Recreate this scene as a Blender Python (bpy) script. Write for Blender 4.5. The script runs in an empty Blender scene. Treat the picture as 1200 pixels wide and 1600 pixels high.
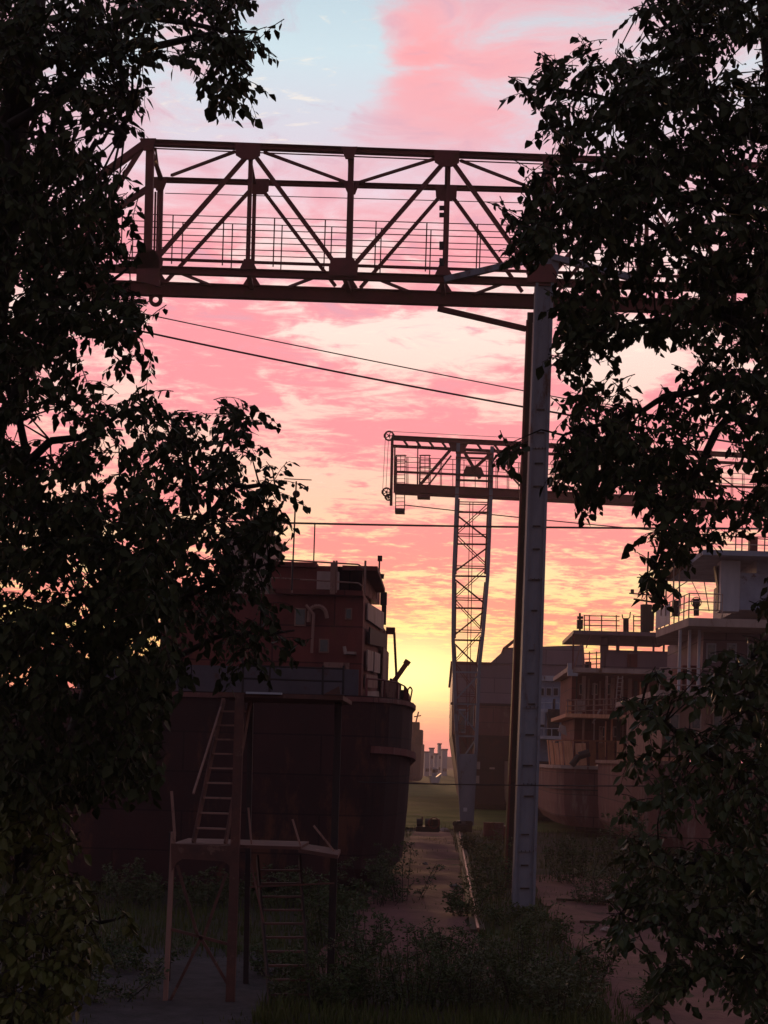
import bpy, math, random
from mathutils import Vector, Matrix, noise
random.seed(7)
R = math.radians
scene = bpy.context.scene
col = scene.collection
PW, PH, FPX = 1200.0, 1600.0, 2400.0
CX, CY, ROLL, CH = 600.0, 1182.0, R(1.6), 4.0
cr, sr = math.cos(ROLL), math.sin(ROLL)

def P(px, py, d):
    """photo pixel at depth d (metres along the view axis) -> world point"""
    u = (px-CX)/FPX*d; v = -(py-CY)/FPX*d
    return Vector((u*cr - v*sr, d, u*sr + v*cr + CH))
def gd(px, py):
    """depth at which the ray through a pixel meets the ground"""
    u = (px-CX)/FPX; v = -(py-CY)/FPX
    return -CH/(u*sr+v*cr)
AX = Vector((0.0375, 1, 0)).normalized()      # slipway direction
AC = Vector((AX.y, -AX.x, 0))                 # across

def lin(c):
    return tuple(((x/255)/12.92 if x/255 <= .04045 else ((x/255+.055)/1.055)**2.4) for x in c)

# ------------------------------------------------------------------ materials
def mat(name, c1, c2=None, rough=.7, scale=2.0, metal=0, bump=.15, bscale=None, stretch=(1,1,1), c3=None, s3=.6, t3=.58, spec=.3, contrast=(.35,.65), tr=0, plates=0):
    m = bpy.data.materials.new(name); m.use_nodes = True
    nt = m.node_tree; N = nt.nodes; L = nt.links
    b = N['Principled BSDF']
    b.inputs['Roughness'].default_value = rough; b.inputs['Metallic'].default_value = metal
    b.inputs['Specular IOR Level'].default_value = spec
    if tr: b.inputs['Transmission Weight'].default_value = tr
    tc = N.new('ShaderNodeTexCoord'); mp = N.new('ShaderNodeMapping'); mp.inputs['Scale'].default_value = stretch
    L.new(tc.outputs['Object'], mp.inputs['Vector'])
    n1 = N.new('ShaderNodeTexNoise'); n1.inputs['Scale'].default_value = scale; n1.inputs['Detail'].default_value = 8; n1.inputs['Roughness'].default_value = .65
    L.new(mp.outputs[0], n1.inputs['Vector'])
    rp = N.new('ShaderNodeValToRGB')
    rp.color_ramp.elements[0].position, rp.color_ramp.elements[1].position = contrast
    rp.color_ramp.elements[0].color = (*c1, 1); rp.color_ramp.elements[1].color = (*(c2 or [x*.7 for x in c1]), 1)
    L.new(n1.outputs['Fac'], rp.inputs[0]); out = rp.outputs[0]
    if c3:
        n3 = N.new('ShaderNodeTexNoise'); n3.inputs['Scale'].default_value = s3; n3.inputs['Detail'].default_value = 10; n3.inputs['Roughness'].default_value = .75
        L.new(mp.outputs[0], n3.inputs['Vector'])
        r3 = N.new('ShaderNodeMapRange'); r3.inputs[1].default_value = t3-.04; r3.inputs[2].default_value = t3+.05
        L.new(n3.outputs['Fac'], r3.inputs[0])
        mx = N.new('ShaderNodeMix'); mx.data_type = 'RGBA'; mx.inputs[7].default_value = (*c3, 1)
        L.new(r3.outputs[0], mx.inputs[0]); L.new(out, mx.inputs[6]); out = mx.outputs[2]
    if plates:
        sp = N.new('ShaderNodeSeparateXYZ'); L.new(tc.outputs['Object'], sp.inputs[0]); ad = N.new('ShaderNodeMath'); L.new(sp.outputs[0], ad.inputs[0]); L.new(sp.outputs[1], ad.inputs[1])
        cb = N.new('ShaderNodeCombineXYZ'); L.new(ad.outputs[0], cb.inputs[0]); L.new(sp.outputs[2], cb.inputs[1])
        br = N.new('ShaderNodeTexBrick'); br.inputs['Scale'].default_value = 1; br.inputs['Brick Width'].default_value = plates*2; br.inputs['Row Height'].default_value = plates*.6
        br.inputs['Mortar Size'].default_value = .025; br.inputs['Color1'].default_value = (1,1,1,1); br.inputs['Color2'].default_value = (.78,.76,.76,1); br.inputs['Mortar'].default_value = (.4,.38,.38,1); L.new(cb.outputs[0], br.inputs['Vector'])
        m2 = N.new('ShaderNodeMix'); m2.data_type = 'RGBA'; m2.blend_type = 'MULTIPLY'; m2.inputs[0].default_value = 1; L.new(out, m2.inputs[6]); L.new(br.outputs['Color'], m2.inputs[7]); out = m2.outputs[2]
    L.new(out, b.inputs['Base Color'])
    if bump:
        bp = N.new('ShaderNodeBump'); bp.inputs['Strength'].default_value = bump; bp.inputs['Distance'].default_value = .05
        n2 = N.new('ShaderNodeTexNoise'); n2.inputs['Scale'].default_value = bscale or scale*4; n2.inputs['Detail'].default_value = 6
        L.new(mp.outputs[0], n2.inputs['Vector']); L.new(n2.outputs['Fac'], bp.inputs['Height']); L.new(bp.outputs[0], b.inputs['Normal'])
    return m
M = dict(
 rusty=mat('rust_red_steel', (.20,.045,.048), (.12,.036,.036), .75, 1.5, c3=(.13,.045,.025), s3=2),
 grey=mat('blue_grey_paint', (.23,.24,.29), (.14,.14,.18), .7, .9, c3=(.12,.06,.05), s3=1.8, t3=.60, stretch=(1,1,.35)),
 dark=mat('dark_steel', (.03,.022,.024), (.045,.028,.024), .7, 3),
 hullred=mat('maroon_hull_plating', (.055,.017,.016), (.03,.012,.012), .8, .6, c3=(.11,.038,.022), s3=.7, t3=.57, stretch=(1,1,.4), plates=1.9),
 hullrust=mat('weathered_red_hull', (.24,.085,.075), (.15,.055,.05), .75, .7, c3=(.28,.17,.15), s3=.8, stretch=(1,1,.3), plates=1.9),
 hullgrey=mat('grey_hull_paint', (.24,.15,.18), (.19,.12,.14), .7, .5, c3=(.14,.06,.05), s3=.7, t3=.66, stretch=(1,1,.3), plates=1.9),
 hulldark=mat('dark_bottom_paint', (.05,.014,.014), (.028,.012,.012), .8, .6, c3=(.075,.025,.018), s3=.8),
 cream=mat('dirty_cream_paint', (.46,.34,.31), (.32,.22,.19), .65, .9, c3=(.15,.07,.045), s3=1.3, t3=.6, stretch=(1,1,.3)),
 tan=mat('stained_tan_paint', (.36,.20,.16), (.24,.12,.095), .7, .9, c3=(.09,.035,.025), s3=1.5, t3=.57, stretch=(1,1,.3)),
 white=mat('white_paint', (.5,.5,.56), (.36,.36,.42), .55, 1.5, c3=(.2,.10,.07), s3=2, t3=.66, stretch=(1,1,.3)),
 bluegrey=mat('bluish_white_paint', (.30,.34,.46), (.2,.22,.3), .6, 1.2, c3=(.12,.07,.07), s3=1.6, t3=.62),
 towerrust=mat('brown_rusted_steel', (.15,.06,.045), (.08,.04,.035), .8, 2.5, c3=(.22,.12,.09), s3=3, t3=.6),
 dimgrey=mat('dull_grey_paint', (.10,.085,.105), (.07,.06,.075), .75, 1.0, c3=(.08,.035,.03), s3=1.2, t3=.6),
 rusthouse=mat('rust_deckhouse', (.22,.05,.04), (.12,.03,.026), .75, .9, c3=(.17,.05,.03), s3=1.3, t3=.6, stretch=(1,1,.5), plates=1.9),
 orange=mat('orange_rust', (.34,.12,.05), (.20,.07,.035), .7, 3),
 plank=mat('worn_boards_sunset_glow', (.85,.44,.27), (.60,.25,.13), .75, 3, stretch=(3,3,.5)),  # orange sunset glow on the boards is put into their colour
 glass=mat('dark_glass', (.02,.022,.028), (.03,.03,.035), .12, 2, bump=0, spec=.6),
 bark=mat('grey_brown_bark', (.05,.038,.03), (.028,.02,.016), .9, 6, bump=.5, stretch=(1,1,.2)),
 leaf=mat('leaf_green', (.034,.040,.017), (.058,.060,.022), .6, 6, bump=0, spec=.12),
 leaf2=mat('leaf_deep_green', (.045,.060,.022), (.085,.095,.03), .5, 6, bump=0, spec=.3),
 leaf3=mat('leaf_yellow_green', (.085,.10,.022), (.13,.12,.03), .5, 6, bump=0, spec=.3),  # brighter tone, stands in for light falling on the lower left shrub
 weed=mat('weed_green', (.045,.075,.024), (.08,.095,.03), .6, 5, bump=0, spec=.2),
 grass=mat('dry_green_grass', (.06,.08,.022), (.10,.10,.03), .8, .6, bump=0, spec=.1),
 concrete=mat('stained_concrete', (.2,.17,.17), (.13,.11,.11), .9, 1.2, bump=.3),
 wood=mat('old_timber', (.09,.055,.035), (.05,.032,.022), .85, 4, stretch=(1,.3,1)),
 cable=mat('black_cable', (.02,.015,.018), (.03,.02,.02), .6, 5, bump=0),
 city=mat('pale_render', (.4,.37,.42), (.33,.31,.36), .8, .1, bump=0),
 roof=mat('grey_roofing', (.2,.16,.17), (.15,.12,.13), .8, .2, bump=0),
 railglint=mat('worn_rail_steel', (.45,.22,.14), (.25,.10,.06), .35, 6, metal=.6, bump=.1),
)
# ------------------------------------------------------------------ mesh builder
ORG = {}
def emp(name, loc, label, cat, group=None):
    o = bpy.data.objects.new(name, None); col.objects.link(o); o.location = loc
    o.empty_display_size = .3
    ORG[o.name] = Vector(loc); tag(o, label, cat, group); return o
def tag(o, label, cat, group=None, kind=None):
    if label: o['label'] = label
    if cat: o['category'] = cat
    if group: o['group'] = group
    if kind: o['kind'] = kind
    return o
class MB:
    def __init__(s): s.v = []; s.f = []
    def add(s, vs, fs):
        n = len(s.v); s.v += [Vector(x) for x in vs]; s.f += [tuple(i+n for i in f) for f in fs]; return s
    def hexa(s, c):   # 8 corners bottom 0-3 ccw, top 4-7
        return s.add(c, [(0,3,2,1),(4,5,6,7),(0,1,5,4),(1,2,6,5),(2,3,7,6),(3,0,4,7)])
    def box(s, a, b):
        x0,y0,z0 = a; x1,y1,z1 = b
        return s.hexa([(x0,y0,z0),(x1,y0,z0),(x1,y1,z0),(x0,y1,z0),(x0,y0,z1),(x1,y0,z1),(x1,y1,z1),(x0,y1,z1)])
    def beam(s, p, q, w, h=None, up=None, w2=None, h2=None):
        p = Vector(p); q = Vector(q); d = (q-p).normalized(); h = h or w
        up = Vector(up) if up else (Vector((0,0,1)) if abs(d.z) < .95 else Vector((0,1,0)))
        a = d.cross(up).normalized(); b = a.cross(d).normalized()
        w2 = w2 or w; h2 = h2 or h; vs = []
        for pt, ww, hh in ((p, w, h), (q, w2, h2)):
            for i, j in ((-1,-1),(1,-1),(1,1),(-1,1)): vs.append(pt + a*i*ww/2 + b*j*hh/2)
        return s.hexa(vs)
    def ibeam(s, p, q, w, h, t=.02):
        p = Vector(p); q = Vector(q); d = (q-p).normalized(); up = Vector((0,0,1))
        if abs(d.z) > .95: up = Vector((0,1,0))
        a = d.cross(up).normalized(); b = a.cross(d).normalized()
        s.beam(p+b*(h/2-t/2), q+b*(h/2-t/2), w, t, up=b); s.beam(p-b*(h/2-t/2), q-b*(h/2-t/2), w, t, up=b)
        return s.beam(p, q, t, h-2*t-.004, up=b)
    def tube(s, p, q, r, n=6, r2=None):
        p = Vector(p); q = Vector(q); d = (q-p)
        if d.length < 1e-6: return s
        d.normalize(); u = Vector((0,0,1)) if abs(d.z) < .9 else Vector((1,0,0))
        a = d.cross(u).normalized(); b = a.cross(d); r2 = r if r2 is None else r2; vs = []
        for pt, rr in ((p, r), (q, r2)):
            for i in range(n):
                t = 2*math.pi*i/n; vs.append(pt + a*math.cos(t)*rr + b*math.sin(t)*rr)
        fs = [(i, (i+1) % n, n+(i+1) % n, n+i) for i in range(n)] + [tuple(range(n-1,-1,-1)), tuple(range(n, 2*n))]
        return s.add(vs, fs)
    def path(s, pts, r, n=6, r2=None):
        k = len(pts)-1; r2 = r if r2 is None else r2
        for i in range(k):
            s.tube(pts[i], pts[i+1], r+(r2-r)*i/k, n, r+(r2-r)*(i+1)/k)
        return s
    def prism(s, pts, dv):
        n = len(pts); vs = [Vector(p) for p in pts] + [Vector(p)+dv for p in pts]
        fs = [tuple(range(n)), tuple(range(2*n-1, n-1, -1))] + [(i, n+i, n+(i+1) % n, (i+1) % n) for i in range(n)]
        return s.add(vs, fs)
    def fb(s, px0, py0, px1, py1, d, t):
        """box whose near face fills the pixel rectangle at depth d, t metres deep along the slipway"""
        mx = (px0+px1)/2; my = (py0+py1)/2
        x0 = P(px0, my, d).x; x1 = P(px1, my, d).x; z0 = P(mx, py1, d).z; z1 = P(mx, py0, d).z
        e = AX*t
        b = [Vector((x0,d,z0)), Vector((x1,d,z0)), Vector((x1,d,z0))+e, Vector((x0,d,z0))+e]
        return s.hexa(b + [Vector((v.x, v.y, z1)) for v in b])
    def ring(s, c, r, w, axis='y', n=14, t=.05):
        for i in range(n):
            a0 = 2*math.pi*i/n; a1 = 2*math.pi*(i+1)/n
            f = lambda a: Vector(c) + (Vector((math.cos(a)*r, 0, math.sin(a)*r)) if axis == 'y' else Vector((math.cos(a)*r, math.sin(a)*r, 0)) if axis == 'z' else Vector((0, math.cos(a)*r, math.sin(a)*r)))
            s.beam(f(a0), f(a1), w, t)
        return s
    def build(s, name, m, parent=None, label=None, smooth=False, cat=None, group=None, kind=None, origin=None):
        org = ORG[parent.name] if parent is not None else Vector(origin or (0,0,0))
        me = bpy.data.meshes.new(name); me.from_pydata([tuple(v-org) for v in s.v], [], s.f); me.update()
        me.materials.append(M[m] if isinstance(m, str) else m)
        if smooth: me.polygons.foreach_set('use_smooth', [True]*len(me.polygons))
        o = bpy.data.objects.new(name, me); col.objects.link(o)
        if parent is not None: o.parent = parent
        else: o.location = org
        ORG[o.name] = org; tag(o, label, cat, group, kind); return o
def one(f, name, m, parent, **k):
    b = MB(); f(b); return b.build(name, m, parent, **k)

# ------------------------------------------------------------------ world, sun, camera
def build_world():
    w = bpy.data.worlds.new('World'); scene.world = w; w.use_nodes = True
    nt = w.node_tree; N = nt.nodes; L = nt.links; N.clear()
    def nd(t, **k):
        n = N.new(t)
        for a, b in k.items(): setattr(n, a, b)
        return n
    def sock(x, i):
        if isinstance(x, (int, float)): i.default_value = x
        elif isinstance(x, tuple): i.default_value = (*x, 1) if len(i.default_value) == 4 else x
        else: L.new(x, i)
    def mth(op, a, b=0, c=0, clamp=False):
        n = nd('ShaderNodeMath', operation=op, use_clamp=clamp); sock(a, n.inputs[0]); sock(b, n.inputs[1]); sock(c, n.inputs[2]); return n.outputs[0]
    def mix(f, a, b, bt='MIX'):
        n = nd('ShaderNodeMix', data_type='RGBA', blend_type=bt); sock(f, n.inputs[0]); sock(a, n.inputs[6]); sock(b, n.inputs[7]); return n.outputs[2]
    def rng(x, a, b, c=0, d=1, sm=True):
        n = nd('ShaderNodeMapRange'); n.interpolation_type = 'SMOOTHSTEP' if sm else 'LINEAR'
        sock(x, n.inputs[0])
        for i, v in enumerate((a, b, c, d)): n.inputs[i+1].default_value = v
        return n.outputs[0]
    tc = nd('ShaderNodeTexCoord'); sx = nd('ShaderNodeSeparateXYZ'); L.new(tc.outputs['Generated'], sx.inputs[0])
    X, Y, Z = sx.outputs
    hz = mth('SQRT', mth('ADD', mth('MULTIPLY', X, X), mth('MULTIPLY', Y, Y)))
    e = mth('DIVIDE', Z, mth('MAXIMUM', hz, .02))
    az = mth('ARCTAN2', X, Y)
    # cloud layer seen in perspective
    den = mth('ADD', mth('MAXIMUM', e, 0), .13)
    cx = mth('DIVIDE', X, den); cy = mth('DIVIDE', Y, den)
    cv = nd('ShaderNodeCombineXYZ'); L.new(cx, cv.inputs[0]); L.new(mth('MULTIPLY', cy, 1.0), cv.inputs[1]); cv.inputs[2].default_value = 3.7
    def nz(scale, det, rough, dist, off, stretch=(1,1,1)):
        mp = nd('ShaderNodeMapping'); mp.inputs['Location'].default_value = off; mp.inputs['Scale'].default_value = stretch; L.new(cv.outputs[0], mp.inputs[0])
        n = nd('ShaderNodeTexNoise'); n.inputs['Scale'].default_value = scale; n.inputs['Detail'].default_value = det
        n.inputs['Roughness'].default_value = rough; n.inputs['Distortion'].default_value = dist; L.new(mp.outputs[0], n.inputs['Vector']); return n.outputs['Fac']
    big = nz(3.4, 5, .55, .6, (1.3,.4,0)); med = nz(9, 8, .62, .9, (4.1,2.2,1), (1,1.25,1)); fine = nz(24, 7, .68, .6, (8,1,2), (.8,1.5,1))
    def ramp(stops, x):
        r = nd('ShaderNodeValToRGB'); el = r.color_ramp.elements
        while len(el) < len(stops): el.new(.5)
        for i, (p, c) in enumerate(stops): el[i].position = p; el[i].color = (*lin(c), 1)
        L.new(x, r.inputs[0]); return r.outputs[0]
    ef = mth('DIVIDE', e, .6, clamp=True)
    gap = ramp([(0,(222,130,140)), (.03,(246,136,132)), (.07,(255,170,120)), (.12,(255,222,130)), (.20,(255,222,164)), (.27,(254,200,172)), (.36,(254,204,190)), (.46,(253,226,214)), (.54,(252,220,216)), (.61,(234,210,222)), (.67,(216,210,222)), (.76,(204,222,230)), (1,(150,180,200))], ef)
    cld = ramp([(0,(215,120,135)), (.05,(244,124,126)), (.10,(250,136,118)), (.16,(250,142,130)), (.24,(250,144,144)), (.34,(247,148,156)), (.55,(246,158,168)), (.64,(230,180,192)), (.80,(240,180,188)), (1,(160,140,165))], ef)
    def blob(a0, e0, ra, re_):
        dx = mth('DIVIDE', mth('SUBTRACT', az, a0), ra); dy = mth('DIVIDE', mth('SUBTRACT', e, e0), re_)
        return rng(mth('ADD', mth('MULTIPLY', dx, dx), mth('MULTIPLY', dy, dy)), 1, 0)
    def pb(px, py, rx, ry): return blob((px-600)/2400, (1182-py)/2400, rx/2400, ry/2400)
    f = mth('ADD', mth('MULTIPLY', big, .48), mth('MULTIPLY', med, .52))
    f = mth('ADD', f, mth('MULTIPLY', mth('SUBTRACT', fine, .5), rng(e, .22, .40, .26, .13)))
    f = mth('ADD', f, mth('MULTIPLY', mth('SUBTRACT', fine, .5), mth('MULTIPLY', rng(e, .25, .12), .30)))
    for (px, py, rx, ry, k) in ((760,120,270,190,.10), (600,60,90,130,.05), (450,70,190,210,-.2), (380,200,200,80,-.04), (330,210,140,90,-.05), (600,540,230,75,-.13), (450,740,90,160,-.07), (680,690,260,60,.06), (600,770,200,40,-.02), (300,560,150,120,.05), (880,330,150,90,-.06), (950,560,110,80,-.2), (650,905,260,30,-.02), (700,850,420,50,.045), (680,950,400,30,.02), (680,1010,300,25,.03), (900,900,200,60,-.04), (600,690,500,90,.03), (290,90,90,120,.06)):
        f = mth('ADD', f, mth('MULTIPLY', pb(px,py,rx,ry), k))
    cn = rng(f, .405, .56); cw = rng(f, .35, .64); hiw = rng(e, .28, .40)
    cf = mth('ADD', mth('MULTIPLY', cn, mth('SUBTRACT', 1, hiw)), mth('MULTIPLY', cw, hiw))
    c = mix(cf, gap, cld)
    c = mix(mth('MULTIPLY', mth('ADD', pb(700,130,190,110), mth('ADD', pb(600,60,90,80), pb(900,290,190,60))), mth('MULTIPLY', cf, .42)), c, lin((255,160,162)))
    # shaded bellies of the clouds, a little lilac
    c = mix(mth('MULTIPLY', rng(med, .52, .70), mth('MULTIPLY', rng(e, .18, .32), .45)), c, lin((206,170,190)))
    # whitish wisps
    c = mix(mth('MULTIPLY', rng(fine, .55, .72), mth('MULTIPLY', rng(f, .50, .38), .55)), c, lin((255,240,222)))
    # glow round the hidden sun
    dx = mth('DIVIDE', mth('SUBTRACT', az, .010), .065); dy = mth('DIVIDE', mth('SUBTRACT', e, .054), .027)
    g = mth('EXPONENT', mth('MULTIPLY', mth('ADD', mth('MULTIPLY', dx, dx), mth('MULTIPLY', dy, dy)), -1.0))
    c = mix(mth('MULTIPLY', g, .95), c, (1.5,1.25,.5))
    dx2 = mth('DIVIDE', mth('SUBTRACT', az, .03), .22); dy2 = mth('DIVIDE', mth('SUBTRACT', e, .09), .06)
    g2 = mth('EXPONENT', mth('MULTIPLY', mth('ADD', mth('MULTIPLY', dx2, dx2), mth('MULTIPLY', dy2, dy2)), -1.0))
    c = mix(mth("MULTIPLY", g2, .03), c, (1.0,.74,.32))
    # away from the sunset the sky is dim and blue-lilac
    west = rng(Y, .35, .93); hi = rng(e, .5, 1.1)
    dusk = mix(rng(e, 0, .9), (.20,.145,.165), (.11,.115,.165))
    c = mix(mth('MULTIPLY', west, mth('SUBTRACT', 1, hi)), dusk, c)
    c = mix(rng(e, 0, -.02), c, (.012,.010,.011))
    sky = nd('ShaderNodeTexSky', sky_type='NISHITA'); sky.sun_disc = False; sky.sun_elevation = R(3.1); sky.sun_rotation = R(.9)
    b1 = nd('ShaderNodeBackground'); L.new(c, b1.inputs[0]); L.new(rng(e, .02, .30, 1.12, 1.09), b1.inputs[1])
    b2 = nd('ShaderNodeBackground'); L.new(sky.outputs[0], b2.inputs[0]); b2.inputs[1].default_value = .004
    ad = nd('ShaderNodeAddShader'); L.new(b1.outputs[0], ad.inputs[0]); L.new(b2.outputs[0], ad.inputs[1])
    o = nd('ShaderNodeOutputWorld'); L.new(ad.outputs[0], o.inputs[0])
build_world()
sun = bpy.data.lights.new('sun', 'SUN'); sun.energy = .9; sun.angle = R(4); sun.color = (1,.55,.28)
so = bpy.data.objects.new('sun', sun); col.objects.link(so)
sd = Vector((math.sin(R(-1.5))*math.cos(R(3.1)), math.cos(R(3.1)), math.sin(R(3.1))))
so.rotation_euler = sd.to_track_quat('Z', 'Y').to_euler()
cam = bpy.data.cameras.new('camera'); co = bpy.data.objects.new('camera', cam); col.objects.link(co)
cam.sensor_fit = 'VERTICAL'; cam.sensor_height = 24; cam.lens = 24*FPX/PH; cam.shift_y = (CY-800)/PH
cam.clip_end = 6000; cam.clip_start = .1
co.matrix_world = Matrix(((cr,-sr,0,0),(0,0,-1,0),(sr,cr,0,CH),(0,0,0,1)))
scene.camera = co
scene.view_settings.view_transform = 'Standard'; scene.view_settings.look = 'None'; scene.view_settings.exposure = 0

# ------------------------------------------------------------------ ground
def ground():
    m = mat('trampled_earth', (.075,.05,.045), (.05,.045,.03), .95, .35, bump=.5, bscale=6, c3=(.05,.06,.022), s3=.22, t3=.52, spec=.1)
    b = MB(); n = 70
    def h(x, y):
        if y < 10 or y > 170: return 0
        return .14*(noise.noise(Vector((x*.35, y*.35, 0)))) + .05*noise.noise(Vector((x*1.3, y*1.3, 4)))
    xs = [-350,-200,-60] + [-40+i*80/n for i in range(n+1)] + [60,200,350]
    ys = [-28,-10] + [10+160*(i/150) for i in range(151)] + [220,400,560,700]
    vs = [(x, y, h(x,y) if abs(x) < 40 else 0) for y in ys for x in xs]; w = len(xs)
    fs = [(j*w+i, j*w+i+1, (j+1)*w+i+1, (j+1)*w+i) for j in range(len(ys)-1) for i in range(w-1)]
    b.add(vs, fs); b.build('ground', m, smooth=True, kind='structure')
    bb = MB(); n_ = 60; vs_ = []
    for i in range(n_+1):
        x = -350+700*i/n_; hh = 4.6+1.2*noise.noise(Vector((x*.03,3,0))); vs_ += [(x,640,-.2),(x,655,hh*.8),(x,668,hh),(x,700,hh)]
    bb.add(vs_, [(i*4+j, (i+1)*4+j, (i+1)*4+j+1, i*4+j+1) for i in range(n_) for j in range(3)]); bb.build('hills', m, smooth=True, kind='structure')
    def strip(name, pts, m, z0):
        b = MB(); rows = []
        for i, (y, xl, xr) in enumerate(pts):
            rows.append((y, xl, xr))
        vs = []; fs = []; K = 12; pr = []
        for a, c in zip(rows[:-1], rows[1:]):
            k = max(2, int((c[0]-a[0])/.8))
            for t in range(k): f = t/k; pr.append((a[0]+(c[0]-a[0])*f, a[1]+(c[1]-a[1])*f, a[2]+(c[2]-a[2])*f))
        pr.append(rows[-1])
        for (y, xl, xr) in pr:
            xl += .35*noise.noise(Vector((y*.5, 1, 0))); xr += .35*noise.noise(Vector((y*.5, 9, 0)))
            for i in range(K+1):
                x = xl+(xr-xl)*i/K; vs.append((x, y, h(x,y)+z0))
        for j in range(len(pr)-1):
            for i in range(K): fs.append((j*(K+1)+i, j*(K+1)+i+1, (j+1)*(K+1)+i+1, (j+1)*(K+1)+i))
        b.add(vs, fs); b.build(name, m, smooth=True, kind='structure')
    dirt = mat('slipway_dirt', (.24,.105,.095), (.15,.07,.06), .95, .8, bump=.6, bscale=5, c3=(.07,.05,.035), s3=.5, t3=.62, spec=.1)
    strip('dirt_path', [(27,-1.4,2.0),(38,-.6,2.2),(60,.8,3.1),(78,1.5,3.6),(84,1.9,3.6)], dirt, .035)
    strip('concrete_path', [(23,3.6,11),(30,3.9,9.5),(38,4.3,8.2),(46,4.7,7.8),(54,5.2,9.5)], dirt, .035)
    gr = mat('slip_gravel', (.09,.075,.078), (.05,.045,.043), .95, 2.5, bump=.8, bscale=14, spec=.1)
    strip('gravel_yard', [(21,-7.5,-1.6),(27,-6.5,-1.8),(31,-6,-2.3)], gr, .04)
    fld = mat('grass_field_cover', (.115,.135,.026), (.07,.09,.022), .95, .12, bump=.4, bscale=2, c3=(.10,.07,.035), s3=.3, t3=.6, spec=.05)
    strip('grass_field', [(86,-6,30),(120,-6,34),(169,-6,40)], fld, .05)
    b = MB(); b.add([(-30,169.2,.012),(60,169.2,.012),(90,520,.012),(-20,520,.012)], [(0,1,2,3)]); b.build('far_grass_field', fld, kind='structure')
    return h
GH = ground()

def leafquads(b, p, d, n, L, W, fold=.25):
    """one pointed leaf: base p, direction d, face normal n"""
    s = d.cross(n).normalized(); n = s.cross(d).normalized()
    m1 = p + d*L*.32; m2 = p + d*L*.66
    b.add([p, m1 - s*W*.5 + n*W*fold, m2 - s*W*.36 + n*W*fold*.6 , p + d*L, m2 + s*W*.36 + n*W*fold*.6, m1 + s*W*.5 + n*W*fold, p + d*L*.5],
          [(0,6,2,1),(6,3,2),(0,5,4,6),(6,4,3)])

def grass_stuff():
    b = MB(); rnd = random.Random(3)
    def blade(x, y, hh, w):
        z = GH(x, y) if abs(x) < 40 else 0
        a = rnd.uniform(0, 6.28); l = rnd.uniform(.1,.5)*hh
        dx = math.cos(a); dy = math.sin(a); p = Vector((x, y, z-.02)); q = p + Vector((dx*l*.4, dy*l*.4, hh*.6)); t = p + Vector((dx*l, dy*l, hh))
        s = Vector((-dy, dx, 0))*w
        b.add([p-s, p+s, q+s*.7, q-s*.7, t], [(0,1,2,3),(3,2,4)])
    n = 0
    while n < 34000:
        y = 22 + 66*rnd.random()**1.5; px = rnd.uniform(-50, 1250); x = (px-600)/2400*y
        dens = noise.noise(Vector((x*.5, y*.3, 7)))
        onpath = (-1.4+(y-27)*.056 < x < 2+(y-27)*.03 and y > 30 and y < 84) or (3.9+(y-23)*.03 < x < 9.5 and y < 50)
        ongravel = (-7 < x < -1.8 and y < 30)
        pr = (.05 if onpath else (.10 if ongravel else .7)) + dens*.5
        if -11 < x < .4 and y > 46: continue
        if rnd.random() > pr: continue
        n += 1; blade(x, y, rnd.uniform(.08,.38)*(.5 if onpath or ongravel else 1), rnd.uniform(.006,.016))
    b.build('grass', 'grass', kind='stuff', label='patchy grass growing over the yard and beside the dirt paths', cat='grass')
grass_stuff()

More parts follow.
